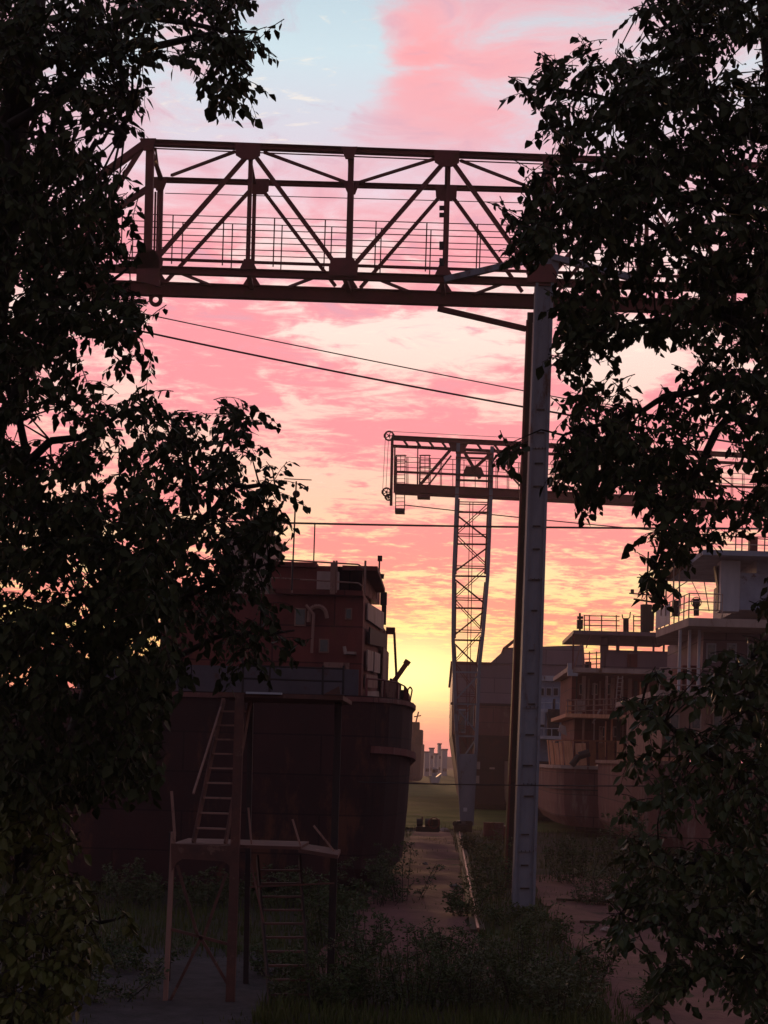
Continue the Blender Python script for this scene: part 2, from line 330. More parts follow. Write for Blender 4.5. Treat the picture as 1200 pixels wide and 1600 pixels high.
# ------------------------------------------------------------------ near gantry crane
def near_crane():
    D0, D1 = 40.0, 42.5
    foot = P(817, 1432, D0); foot.z = 0
    r = emp('gantry_crane', foot, 'large rust red lattice gantry crane nearest the camera, standing on a blue grey column', 'crane')
    Nn = lambda x, y: P(x, y, D0); F = lambda x, y: P(x, y, D1)
    px = lambda k, d=D0: k*d/FPX
    def bm(name, p, q, w, h=None, m='rusty', **k): return one(lambda b: b.beam(p, q, w, h or w, **k), name, m, r)
    # chords
    one(lambda b: b.ibeam(Nn(228,223), Nn(1300,264), .18, px(8.5)), 'top_chord', 'rusty', r)
    one(lambda b: b.ibeam(F(249,281), F(1300,310), .16, px(6.5,D1)), 'top_chord', 'rusty', r)
    one(lambda b: b.ibeam(Nn(60,416), Nn(1300,456), .18, px(11)), 'bottom_chord', 'rusty', r)
    one(lambda b: b.ibeam(F(70,446), F(1300,487), .24, px(20.5,D1), .03), 'hoist_beam', 'rusty', r)
    one(lambda b: b.beam(P(70,399,D0+.5), P(1300,440,D0+.5), .06, px(4)), 'walkway_edge', 'rusty', r)
    # sloping nose of the cantilever
    bm('end_chord', Nn(228,224), Nn(60,345), .18, px(10)); bm('end_chord', F(249,283), F(75,395), .16, px(8))
    bm('end_post', Nn(60,345), Nn(60,416), .16); bm('end_post', F(75,395), F(75,446), .16)
    # posts
    for x, y0, y1, w in ((231,226,440,12), (388,242,416,6.5), (545,240,425,9), (698,250,430,5), (855,250,438,9), (1009,258,442,6), (1160,262,446,9)):
        bm('post', Nn(x+4,y0), Nn(x-1,y1), px(w), px(w))
    for x, y0, y1, w in ((251,283,448,9), (398,290,450,6), (551,290,455,5), (697,300,462,6), (849,298,466,8), (1000,302,470,6), (1150,305,476,8)):
        bm('post', F(x,y0), F(x-4,y1), px(w), px(w))
    # diagonals
    for a, b_ in (((384,246),(238,412)), ((396,240),(528,418)), ((690,258),(545,424)), ((705,250),(832,428)), ((1001,264),(862,430)), ((1020,264),(1142,438)), ((225,226),(110,408))):
        bm('diagonal_brace', Nn(*a), Nn(*b_), px(6.2), px(6.2))
    for a, b_ in (((394,294),(254,446)), ((409,295),(524,447)), ((690,304),(563,450)), ((704,303),(816,456)), ((990,310),(868,460)), ((1012,310),(1125,470))):
        bm('diagonal_brace', F(*a), F(*b_), px(5.4), px(5.4))
    # top and bottom lateral bracing between the two trusses
    for a, b_ in (((367,237),(268,274)), ((413,238),(541,285)), ((680,248),(561,285)), ((720,251),(829,293)), ((990,262),(865,297)), ((1030,262),(1140,303))):
        bm('lateral_brace', Nn(*a), F(*b_), px(4), px(4))
    for a, b_ in (((275,424),(330,446)), ((500,430),(450,449)), ((580,432),(640,456)), ((800,438),(740,460)), ((880,441),(940,466))):
        bm('lateral_brace', Nn(*a), F(*b_), px(4), px(4))
    for xn, yn, xf, yf in ((234,224,251,282), (388,236,398,288), (545,236,549,288), (698,245,697,294), (856,249,850,298), (1009,256,1000,302)):
        bm('cross_strut', Nn(xn,yn), F(xf,yf), px(5), px(5))
    for xn, yn, xf, yf in ((238,420,248,446), (388,424,393,449), (537,430,546,454), (690,434,693,460), (845,438,846,464), (1000,442,994,468)):
        bm('cross_strut', Nn(xn,yn), F(xf,yf), px(7), px(7))
        one(lambda b: b.prism([F(xf-13,yf-5), F(xf+13,yf-5), F(xf+4,yf-19), F(xf-4,yf-19)], Vector((0,.05,0))), 'gusset_plate', 'rusty', r)
    # gusset plates
    def gus(f, pts, dy=-.13, m='rusty'): one(lambda b: b.prism([f(*p)+Vector((0,dy,0)) for p in pts], Vector((0,.04,0))), 'gusset_plate', m, r)
    for x, y in ((388,232), (698,243), (1009,254)):
        gus(Nn, [(x-20,y-6),(x+20,y-5),(x+19,y+14),(x+8,y+20),(x-8,y+20),(x-19,y+13)])
    for x, y in ((404,286), (697,296), (1003,303)):
        gus(F, [(x-17,y-4),(x+17,y-4),(x+16,y+15),(x+8,y+20),(x-8,y+20),(x-16,y+14)])
    for x, y in ((231,222), (545,235), (856,248)):
        gus(Nn, [(x-12,y-3),(x+14,y-3),(x+7,y+16),(x-5,y+16)])
    for x, y in ((250,282), (549,288), (852,297)):
        gus(F, [(x-14,y-3),(x+14,y-3),(x+6,y+18),(x-5,y+18)])
    for x, y in ((536,424), (845,434), (1152,444), (232,413)):
        gus(Nn, [(x-22,y-6),(x-14,y-19),(x+16,y-19),(x+24,y-6),(x+22,y+9),(x-22,y+9)])
    for x, y in ((388,419), (692,428), (1000,438)):
        gus(Nn, [(x-13,y+4),(x-6,y-12),(x+6,y-12),(x+14,y+4)])
    gus(Nn, [(216,392),(240,392),(250,404),(250,450),(214,440)])
    # end frame lattice
    one(lambda b: [b.beam(Nn(238,236), F(254,280), .05), b.beam(Nn(243,232), F(249,276), .05)] + [b.beam(Nn(240+i*2,250+i*0), F(246+i*2,268), .03) for i in range(3)] , 'end_lattice', 'rusty', r)
    for x in (240, 244): bm('end_post', P(x+3,300,41.2), P(x,440,41.2), .05)
    # lug with a hole under the left end
    b = MB(); c = F(243,468); o1 = []; n = 16
    for i in range(n):
        a0 = 2*math.pi*i/n; a1 = 2*math.pi*(i+1)/n
        for (ra, rb) in ((.085,.19),):
            q = [c+Vector((math.cos(a)*rr,0,math.sin(a)*rr)) for a, rr in ((a0,ra),(a0,rb),(a1,rb),(a1,ra))]
            b.prism(q, Vector((0,.06,0)))
    b.prism([c+Vector((-.3,-.03,.32)), c+Vector((.3,-.03,.32)), c+Vector((.18,-.03,.04)), c+Vector((.09,-.03,.1)), c+Vector((-.09,-.03,.1)), c+Vector((-.18,-.03,.04))], Vector((0,.07,0)))
    b.build('lifting_lug', 'rusty', r)
    # walkway guard rails: two lines
    for (d, x0, ya, slope, pitch, xs, nrail, hh) in ((41.2, 200, 334, .030, 79.3, 111, 4, 76), (43.6, 205, 345, .030, 77.5, 130, 4, 76)):
        b = MB()
        for k in range(nrail):
            dy = k*hh/ (nrail-.2)
            b.tube(P(x0, ya+dy, d), P(1250, ya+dy+slope*(1250-x0), d), .014, 5)
        x = xs
        while x < 1240:
            y = ya+slope*(x-x0)
            b.tube(P(x+1, y, d), P(x-1.5, y+hh, d), .018, 5); x += pitch
        b.build('guard_rail', 'rusty', r)
    one(lambda b: b.tube(P(258,302,41.5), P(1000,322,41.5), .012, 5), 'cable', 'cable', r)
    one(lambda b: b.tube(Nn(240,232), Nn(860,257), .018, 5), 'conduit', 'rusty', r)
    # small fittings on the post
    for y in (322, 333, 378, 384, 404, 410):
        one(lambda b: b.beam(P(690,y,39.9), P(690,y+6,39.9), .12, .08), 'insulator', 'dark', r)
    bm('knee_brace', F(684,482), P(822,514,42.5), px(8), px(8))
    # mast above the girder at the column
    b = MB()
    for dx in (-7, 7): b.beam(Nn(857+dx,246), Nn(853+dx,402), .06)
    for i in range(6): b.beam(Nn(850,250+i*25), Nn(863,275+i*25), .035)
    b.build('column_head', 'grey', r)
    # blue grey column: wide box with raised flanges and recessed web
    top = (852,405); bot = (817,1452)
    def edge(t, off, d=D0): 
        x = top[0]+(bot[0]-top[0])*t; w = 12.7+3.7*t; y = top[1]+(bot[1]-top[1])*t
        return P(x+off*w, y, d)
    b = MB(); dv = Vector((0,.55,0))
    b.hexa([edge(1,-1), edge(1,1), edge(1,1)+dv, edge(1,-1)+dv, edge(0,-1), edge(0,1), edge(0,1)+dv, edge(0,-1)+dv])
    col1 = b.build('column', 'grey', r)
    for sgn in (-1, 1):
        one(lambda b: b.beam(edge(1, sgn*.93)+Vector((0,-.05,0)), edge(0, sgn*.93)+Vector((0,-.05,0)), .07, .09, up=(0,1,0)), 'flange', 'grey', col1)
    rr = random.Random(5)
    y = 640
    while y < 1420:
        t = (y-405)/(1452-405); o = rr.uniform(-.1,.15); w = rr.uniform(.3,.5)
        one(lambda b: b.beam(edge(t, o-w, D0-.03), edge(t, o+w, D0-.03), .05, .035), 'rung', 'dark', col1)
        y += rr.choice((36,48,60,62))
    for y in (700, 905, 1105, 1225, 1330):
        t = (y-405)/(1452-405)
        one(lambda b: b.beam(edge(t,-1.02,D0-.015), edge(t,1.02,D0-.015), .05, .022), 'splice_plate', 'grey', col1)
    for y in (700, 905, 1105, 1225, 1330):
        b = MB(); t = (y-405)/(1452-405)
        for k in range(5):
            for dz in (-.015, .015):
                c = edge(t, -.8+.4*k, D0-.05); b.tube(c+Vector((0,-.012,dz)), c+Vector((0,.03,dz)), .012, 6)
        for o in b.f[:0]: pass
        b.build('bolt_row', 'dark', col1)
    one(lambda b: b.prism([P(842,1432,39.7), P(800-4,1456,39.7), P(842+2,1456,39.7)], Vector((0,1.2,0))), 'base_plate', 'dark', r)
    one(lambda b: b.prism([P(836,398,39.9), P(874,400,39.9), P(872,428,39.9), P(836,426,39.9)], Vector((0,.7,0))), 'head_plate', 'grey', r)
    bm('knee_brace', P(846,402,39.85), P(694,437,39.85), px(9), px(9), 'grey'); bm('knee_brace', P(864,402,39.85), P(985,434,39.85), px(9), px(9), 'grey')
    # far leg
    one(lambda b: [b.beam(P(830,488,42.6), P(793,1386,47), .19, .3, up=(0,1,0), w2=.24)], 'far_leg', 'dark', r)
    one(lambda b: [b.beam(P(824,500,42.4), P(790,1386,46.8), .05, .2, up=(0,1,0))], 'leg_flange', 'rusty', r)
    for t in (.28,.5,.72):
        pass
    b = MB()   # ladder between the legs
    A, B = P(836,505,40.6), P(803,1395,41.5)
    for o in (-.11,.11): b.beam(A+Vector((o*.5,0,0)), B+Vector((o*.5,0,0)), .02)
    n = 46
    for i in range(n): q = A.lerp(B, i/n); b.beam(q-Vector((.07,0,0)), q+Vector((.07,0,0)), .02)
    b.build('ladder', 'cream', r)
near_crane()

# ------------------------------------------------------------------ far gantry crane
def far_crane():
    D0, D1 = 82.0, 84.4
    base = P(729, 1300, 82); base.z = 0
    r = emp('gantry_crane', base, 'smaller distant gantry crane on a lattice tower with pulleys ending its arm', 'crane')
    Nn = lambda x, y: P(x, y, D0); F = lambda x, y: P(x, y, D1); px = lambda k: k*D0/FPX
    def bm(name, p, q, w, h=None, m='rusty', **k): return one(lambda b: b.beam(p, q, w, h or w, **k), name, m, r)
    s = 19/380
    one(lambda b: b.ibeam(Nn(612,684), Nn(1260,684+s*648), .26, px(7)), 'top_chord', 'rusty', r)
    one(lambda b: b.ibeam(F(615,697), F(1260,697+s*645), .2, px(4)), 'top_chord', 'rusty', r)
    one(lambda b: b.ibeam(Nn(616,762), Nn(1260,762+s*644), .3, px(13), .04), 'bottom_chord', 'rusty', r)
    one(lambda b: b.ibeam(F(617,768), F(1260,768+s*643), .25, px(9)), 'bottom_chord', 'rusty', r)
    bm('middle_rail', Nn(616,737), Nn(1260,737+s*644-4), px(3.2))
    for x in (630, 650, 670, 690, 720, 745, 772, 800): bm('cross_strut', Nn(x,686+s*(x-612)), F(x+8,697+s*(x-612)), px(3), px(2))
    bm('end_post', Nn(613,684), Nn(611,790), px(4.5)); bm('end_post', F(617,697), F(616,770), px(2.5))
    bm('post', Nn(653,688), Nn(652,758), px(1.8)); 
    for a, b_ in (((708,698),(657,757)), ((720,697),(750,748)), ((774,702),(738,735)), ((776,704),(812,748)), ((905,712),(862,765)), ((915,712),(960,770)), ((965,716),(1003,770)), ((1060,722),(1010,772)), ((1070,722),(1120,775))):
        bm('diagonal_brace', Nn(*a), Nn(*b_), px(4.6))
    for a, b_ in (((705,712),(664,765)), ((775,718),(815,762)), ((910,724),(870,768))):
        bm('diagonal_brace', F(*a), F(*b_), px(2.5))
    one(lambda b: b.prism([Nn(700,690), Nn(732,692), Nn(724,706), Nn(706,705)], Vector((0,.1,0))), 'gusset_plate', 'rusty', r)
    one(lambda b: b.prism([Nn(728,728), Nn(752,730), Nn(758,745), Nn(722,744)], Vector((0,.1,0))), 'gusset_plate', 'rusty', r)
    # pulleys with spokes
    for (x, y, rad) in ((608,681,.24), (604,769,.22), (607,777,.16)):
        b = MB(); c = P(x, y, 81.8); b.ring(c, rad, .12, n=16, t=.07)
        for k in range(5):
            a = k*math.pi*.4; b.beam(c, c+Vector((math.cos(a)*rad,0,math.sin(a)*rad)), .04)
        b.tube(c+Vector((0,-.1,0)), c+Vector((0,.1,0)), .06, 8); b.build('pulley', 'dark', r)
    b = MB()
    for x in (599,604): b.tube(P(x+3,686,81.8), P(x-1,765,81.8), .012, 4)
    b.tube(P(608,674,81.8), P(1000,694,81.8), .012, 4); b.build('hoist_rope', 'cable', r)
    # guard rails
    for (d, x0, x1) in ((82.6,618,702), (82.6,775,1250), (84.2,620,1200)):
        b = MB()
        for k in range(3): b.tube(P(x0,713+k*8+s*(x0-612),d), P(x1,713+k*8+s*(x1-612),d), .018, 4)
        x = x0
        while x < x1: b.tube(P(x,713+s*(x-612),d), P(x,757+s*(x-612),d), .02, 4); x += 17.5
        b.build('guard_rail', 'rusty', r)
    # caged ladders and hanging cab ladder
    for (x, y0, y1) in ((626,712,798), (664,712,772)):
        b = MB()
        for dx in (-7,7): b.beam(P(x+dx,y0,81.6), P(x+dx-1,y1,81.6), .05)
        k = y0
        while k < y1: b.beam(P(x-7,k,81.6), P(x+7,k,81.6), .03); k += 6
        for k in (y0, y0+9, y0+18, y0+27):
            b.beam(P(x-9,k,81.6), P(x-7,k-1,81.1), .03); b.beam(P(x-7,k-1,81.1), P(x+7,k-1,81.1), .03); b.beam(P(x+7,k-1,81.1), P(x+9,k,81.6), .03)
        for dx in (-7,0,7): b.beam(P(x+dx,y0-1,81.1), P(x+dx,y0+27,81.1), .03)
        b.build('caged_ladder', 'rusty', r)
    one(lambda b: b.fb(617,794,632,800,81.4,.8), 'landing', 'dark', r)
    one(lambda b: b.fb(652,772,672,777,81.4,.8), 'landing', 'rusty', r)
    # tower
    LL = [(716,693),(714,770),(709,900),(708,1000),(712,1120),(717,1200),(722,1290)]
    RR = [(769,698),(767,770),(762,900),(755,985),(749,1040),(744,1160),(737,1290)]
    def at(pl, y):
        for a, b_ in zip(pl[:-1], pl[1:]):
            if a[1] <= y <= b_[1]: return a[0]+(b_[0]-a[0])*(y-a[1])/(b_[1]-a[1])
        return pl[-1][0]
    for pl in (LL, RR):
        b = MB()
        for a, c in zip(pl[:-1], pl[1:]): b.beam(Nn(*a), Nn(*c), px(5.5), .25, up=(0,1,0))
        b.build('tower_leg', 'grey', r)
    def dback(y): return 84.6 - 2.2*max(0, (y-770))/520
    for off, pl in ((3, LL), (-4, RR)):
        b = MB()
        for a, c in zip(pl[:-1], pl[1:]): b.beam(P(a[0]+off, a[1]+10, dback(a[1])), P(c[0]+off, c[1]-3, dback(c[1])), px(3), .15, up=(0,1,0))
        b.build('tower_leg', 'rusty', r)
    y = 800; k = 0
    while y < 1172:
        bm('tower_brace', Nn(at(LL,y), y), Nn(at(RR,y), y+.7), px(2.6), m='grey' if y > 1000 else 'rusty')
        y2 = y+44
        a = (at(LL,y+4), y+4) if k % 2 == 0 else (at(RR,y+4), y+4); c = (at(RR,y2), y2) if k % 2 == 0 else (at(LL,y2), y2)
        bm('tower_brace', Nn(*a), Nn(*c), px(2.4), m='grey' if y > 1000 else 'rusty')
        yb = y-16; d = dback(yb)
        one(lambda b: [b.beam(P(at(LL,yb)+2,yb,d), P(at(RR,yb)-3,yb+1,d), .05), b.beam(P(at(LL,yb)+2,yb+3.5,d), P(at(RR,yb)-3,yb+4.5,d), .05)], 'tower_landing', 'rusty', r)
        a = (at(RR,yb)-4, yb+3) if k % 2 == 0 else (at(LL,yb)+3, yb+3); c = (at(LL,yb+46)+3, yb+46) if k % 2 == 0 else (at(RR,yb+46)-4, yb+46)
        one(lambda b: [b.beam(P(*a,d), P(*c,d), .05), b.beam(P(a[0],a[1]+5,d), P(c[0],c[1]+4,d), .04)], 'tower_brace', 'rusty', r)
        y += 50; k += 1
    one(lambda b: [b.tube(P(734,785,83.5), P(728,1165,83), .02, 4), b.tube(P(739,785,83.5), P(733,1165,83), .02, 4)], 'tower_ladder', 'rusty', r)
    # head frame between the chords
    for y in (742, 750, 707, 715): bm('head_frame', P(712,y,81.7), P(770,y+2,81.7), px(3), m='dark' if y > 730 else 'rusty')
    # plated foot
    b = MB(); a = [P(717,1178,81.8), P(744,1178,81.8), P(738,1288,81.8), P(721,1288,81.8)]; b.prism(a, Vector((0,.9,0))); b.build('foot_plating', 'grey', r)
    b = MB(); b.fb(724,1262,730,1268,81.75,.03); b.build('marker_plate', 'white', r)
    # bogie
    b = MB(); b.fb(709,1288,738,1300,81.2,2.6); b.fb(714,1283,722,1289,81.6,1.2); b.fb(728,1283,736,1289,81.6,1.2); b.build('bogie_frame', 'dark', r)
    for x in (711, 735):
        one(lambda b: b.tube(P(x,1287,81.0), P(x,1287,81.4), .14, 10), 'bolster', 'dark', r)
    for yy in (81.4, 83.2):
        c = P(724,1300,yy); c.z = .38
        one(lambda b: b.tube(c-AC*.12, c+AC*.12, .33, 14), 'bogie_wheel', 'dark', r)
far_crane()

def rail():
    for (dx, nm) in ((0,'rust edged crane rail running down the slipway towards the camera'),):
        a = Vector((2.25,35,.10)); b_ = Vector((4.28,86,.10))
        r = emp('crane_rail', a, nm, 'rail')
        one(lambda b: b.beam(a, b_, .06, .12), 'rail_head', 'railglint', r)
        one(lambda b: b.beam(a+Vector((0,0,-.03)), b_+Vector((0,0,-.03)), .34, .10), 'rail_kerb', 'wood', r)
rail()

# ------------------------------------------------------------------ hull helper
def loft(b, secs, cap0=True, cap1=True):
    n = len(secs[0]); vs = [p for s in secs for p in s]
    fs = [(j*n+i, j*n+i+1, (j+1)*n+i+1, (j+1)*n+i) for j in range(len(secs)-1) for i in range(n-1)]
    if cap0: fs.append(tuple(range(n)))
    if cap1: fs.append(tuple(reversed(range((len(secs)-1)*n, len(secs)*n))))
    # deck
    fs += [(j*n, (j+1)*n, (j+1)*n+n-1, j*n+n-1) for j in range(len(secs)-1)]
    b.add(vs, fs); return b
def hull(o, prof, z0, name, m, r, bilge=.8, flare=.0, zs=None):
    """prof: list of (y along axis, half beam, deck z)"""
    secs = []
    for (y, hb, zd) in prof:
        s = []
        zs_ = [(1,zd),(1-.005,zd*.72+z0*.28),(.985,zd*.4+z0*.6),(.965,z0+.6),(.88,z0+.12),(.3,z0)]
        for k, z in zs_: s.append(o+AX*y+AC*(-hb*k)+Vector((0,0,z)))
        for k, z in reversed(zs_): s.append(o+AX*y+AC*(hb*k)+Vector((0,0,z)))
        secs.append(s)
    return loft(MB(), secs).build(name, m, r)
def strake(o, prof, z, r, m='hullrust', out=.05, hh=.16, name='rubbing_strake'):
    b = MB()
    for sg in (-1, 1):
        pts = [o+AX*y+AC*(sg*(hb+out))+Vector((0,0,z)) for (y, hb, zd) in prof]
        for p, q in zip(pts[:-1], pts[1:]): b.beam(p, q, .14, hh)
    y, hb, zd = prof[0]; b.beam(o+AX*(y-out)+AC*(-hb)+Vector((0,0,z)), o+AX*(y-out)+AC*hb+Vector((0,0,z)), .14, hh)
    return b.build(name, m, r)
def railing(pts, hh, n=3, post=1.2, r=.02, b=None):
    b = b or MB()
    for p, q in zip(pts[:-1], pts[1:]):
        L = (q-p).length; k = max(1, round(L/post))
        for i in range(n): z = Vector((0,0,hh*(i+1)/n)); b.tube(p+z, q+z, r, 4)
        for i in range(k+1): c = p.lerp(q, i/k); b.tube(c, c+Vector((0,0,hh)), r*1.2, 4)
    return b
def props(o, ys, half, r_name, lab, grp, z=.55):
    for i, y in enumerate(ys):
        b = MB()
        for k in range(3):
            c = o+AX*y+Vector((0,0,z*(k+.5)/3)); b.beam(c-AC*half, c+AC*half, .5-.05*k, z/3-.01)
        o2 = b.build(r_name, 'wood', None, origin=o+AX*y, label=lab, cat='support block', group=grp)

# ------------------------------------------------------------------ left ship
def left_ship():
    o = Vector((-5.75,44.0,0)); r = emp('ship', o, 'dark maroon ship on the left with a rusty deckhouse and rounded stern', 'ship')
    prof = [(0,4.6,5.72),(.25,5.35,5.72),(.9,5.85,5.72),(2.2,6.2,5.72),(4,6.38,5.7),(6.5,6.42,5.7),(14,6.1,5.7),(21,5.0,5.9),(27,2.8,6.2),(31,.6,6.6)]
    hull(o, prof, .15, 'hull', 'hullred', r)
    b = MB(); pts = [o+AX*y+AC*(hb+.06)+Vector((0,0,4.2-.03*y)) for (y, hb, zd) in prof[1:8]]
    for p, q in zip(pts[:-1], pts[1:]): b.beam(p, q, .16, .2)
    b.build('rubbing_strake', 'hullrust', r)
    strake(o, prof[:8], 5.62, r, 'hullrust', .02, .14, 'deck_edge')
    # low bulwark in front, grey
    one(lambda b: b.fb(120,1040,560,1086,46.2,.12), 'bulwark', 'dimgrey', r, label='dull blue grey bulwark screen')
    M_ = P(300,1086,46.1)
    # lower house
    H = one(lambda b: b.fb(250,928,566,1090,47.5,9), 'deckhouse', 'rusthouse', r)
    one(lambda b: b.fb(430,921,567,929,47.2,9.4), 'upper_deck', 'rusthouse', r)
    U = one(lambda b: b.fb(424,884,566,922,49.0,6.5), 'wheelhouse', 'rusthouse', r)
    one(lambda b: [b.fb(422,878,495,885,48.8,3.2), b.fb(535,884,590,891,48.8,6.5)], 'wheelhouse_roof', 'rusthouse', r)
    one(lambda b: b.fb(495,893,530,921,48.85,.2), 'screen_panel', 'cream', r)
    one(lambda b: [b.fb(350,832,420,935,50,4), b.fb(345,826,424,833,49.8,4.4)], 'funnel_casing', 'cream', r)
    # receding side wall, pale panels
    def sw(px0, py0, px1, py1, d0, d1, t=.08):
        a = P(px0,(py0[0]+py0[1])/2,d0); c = P(px1,(py1[0]+py1[1])/2,d1)
        za, zb = P(px0,py0[1],d0).z, P(px0,py0[0],d0).z; zc, zd = P(px1,py1[1],d1).z, P(px1,py1[0],d1).z
        dv = Vector((-t,0,0))
        return [Vector((a.x,a.y,za)), Vector((c.x,c.y,zc)), Vector((c.x,c.y,zd)), Vector((a.x,a.y,zb))], dv
    one(lambda b: b.prism(*sw(566,(930,1093),604,(990,1104),47.6,60,1.2)), 'side_house', 'rusthouse', r)
    for (x0,a0,x1,a1,d0,d1,m,nm) in (
        (571,(942,968),596,(957,985),48.4,56,'cream','side_panel'),
        (570,(1015,1048),579,(1018,1048),48.4,50.6,'cream','side_panel'),
        (581,(1018,1050),590,(1022,1052),51,53.5,'cream','side_panel'),
        (568,(1053,1074),586,(1056,1075),48.4,52,'tan','side_panel'),
        (570,(1080,1096),588,(1080,1098),48.4,52,'cream','side_panel'),
        (594,(1010,1090),603,(1020,1096),55,59,'tan','side_panel'),
        (574,(980,1006),600,(992,1012),48.6,57,'dark','window_band')):
        pts, dv = sw(x0,a0,x1,a1,d0,d1,.05)
        pts = [p+Vector((.09,0,0)) for p in pts]
        one(lambda b: b.prism(pts, dv), nm, m, r)
    # upper right block with vertical slats
    one(lambda b: b.prism(*sw(566,(886,926),594,(894,945),49,57,1.0)), 'wheelhouse_wing', 'rusthouse', r)
    for x in (570, 576, 582, 588): one(lambda b: b.beam(P(x,892,49.0+(x-566)*.28), P(x-1,936,49+(x-566)*.28), .08), 'slat', 'tan', r)
    # windows and arches on the front
    def win(x0,y0,x1,y1,d=47.45,m='glass'):
        f = one(lambda b: b.fb(x0-2,y0-2,x1+2,y1+2,d-.03,.05), 'window_frame', 'tan', r)
        one(lambda b: b.fb(x0,y0,x1,y1,d-.05,.04), 'pane', m, f)
    win(541,952,548,966); win(462,952,476,976); win(500,1000,512,1018)
    b = MB(); pts = [P(482+14*math.cos(t)+14, 960-13*math.sin(t), 47.3) for t in [i*math.pi/8 for i in range(8)]] + [P(482,972,47.3)]
    b.path([P(511,966,47.3)]+pts[:], .07, 6); b.build('vent_pipe', 'tan', r)
    one(lambda b: [b.tube(P(490,960,47.2), P(487,1020,47.2), .05, 6), b.tube(P(490,960,47.2), P(478,945,47.2), .05, 6)], 'vent_pipe', 'tan', r)
    one(lambda b: [b.fb(538,1018,556,1022,47.2,.3), b.tube(P(538,1010,47.2),P(540,1022,47.2),.06)], 'lamp_bracket', 'cream', r)
    one(lambda b: b.fb(505,1035,545,1090,47.35,.1), 'door', 'tan', r)
    # railing on the upper deck
    b = MB(); zz = 46.9
    for y in (873, 902): b.path([P(400,y,zz), P(430,y+1,zz), P(560,y+9,zz), P(568,y+15,zz)], .025, 5)
    for x in (402, 457, 522, 526, 571): b.tube(P(x,876,zz), P(x-1,926,zz), .035, 5)
    b.build('railing', 'tan', r)
    one(lambda b: b.fb(516,880,524,928,46.85,.08), 'rail_post_plate', 'tan', r)
    # aerials
    one(lambda b: [b.tube(P(463,752,46.8), P(456,922,46.8), .025, 5), b.tube(P(444,748,46.8), P(487,750,46.8), .015, 4), b.tube(P(468,755,46.8), P(480,762,46.8), .02, 4)], 'aerial_mast', 'dark', r)
    one(lambda b: [b.ring(P(463,772,46.75), .09, .05, n=10), b.tube(P(463,772,46.75), P(463,772,46.9), .10, 8)], 'aerial_lamp', 'dark', r)
    one(lambda b: b.tube(P(492,817,50), P(490,882,50), .022, 5), 'aerial_mast', 'dark', r)
    one(lambda b: [b.tube(P(593,875,52), P(592,904,52), .03, 5), b.fb(590,868,597,876,51.9,.2), b.tube(P(594,900,51.9),P(600,901,51.9),.09)], 'masthead_lamp', 'dark', r)
    one(lambda b: [b.fb(594,925,604,944,57,.5), b.fb(596,946,603,975,57.2,.4)], 'side_lamp_box', 'dark', r)
    one(lambda b: [b.fb(603,980,617,990,58,.4), b.tube(P(616,988,58), P(620,1070,58), .05, 5)], 'davit', 'rusty', r)
    one(lambda b: [b.tube(P(612,1070,60), P(637,1034,60), .10, 7), b.tube(P(616,1060,60), P(610,1078,60), .06, 6), b.tube(P(634,1038,60), P(638,1032,60), .13, 7)], 'derrick_boom', 'orange', r)
    # deck gear along the stern quarter
    rr = random.Random(11)
    one(lambda b: b.fb(602,1065,622,1104,56,2), 'deck_locker', 'tan', r)
    one(lambda b: b.fb(618,1082,638,1112,60,3), 'winch_housing', 'rusthouse', r)
    for x, y in ((606,1066),(611,1060),(625,1070),(629,1078),(633,1085),(637,1092)):
        one(lambda b: b.tube(P(x,y,58), P(x-1,y+30,58), .06, 6), 'bollard_post', 'dark', r)
    b = MB(); b.path([P(634,1098,58), P(637,1078,58), P(641,1073,58), P(644,1078,58), P(640,1100,58)], .03, 5); b.build('rail_hoop', 'orange', r)
    # railing round the stern
    pts = [o+AX*y+AC*hb*.97+Vector((0,0,zd)) for (y,hb,zd) in prof[1:8]]
    railing(pts, .5, 1, 1.5, .025).build('railing', 'rusty', r)
    props(o, (2.5,8,14,20), 2.2, 'keel_block', 'stacked timber block under the keel of the maroon ship', 'timber blocks under the maroon ship')
left_ship()

def far_left_ship():
    o = P(620,1182,230); o.z = 0; r = emp('ship', o, 'small dark ship far away behind the stern of the maroon ship', 'ship')
    prof = [(0,2.6,6),(2,3.6,6),(8,4,6),(24,3.6,6.2),(34,.4,7)]
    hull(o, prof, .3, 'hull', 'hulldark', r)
    one(lambda b: [b.fb(640,1128,655,1150,232,6), b.fb(636,1140,660,1164,231,10)], 'deckhouse', 'hullred', r)
    one(lambda b: [b.tube(P(650,1128,234), P(654,1112,234), .12), b.tube(P(647,1120,234), P(658,1118,234), .1)], 'mast', 'rusty', r)
far_left_ship()

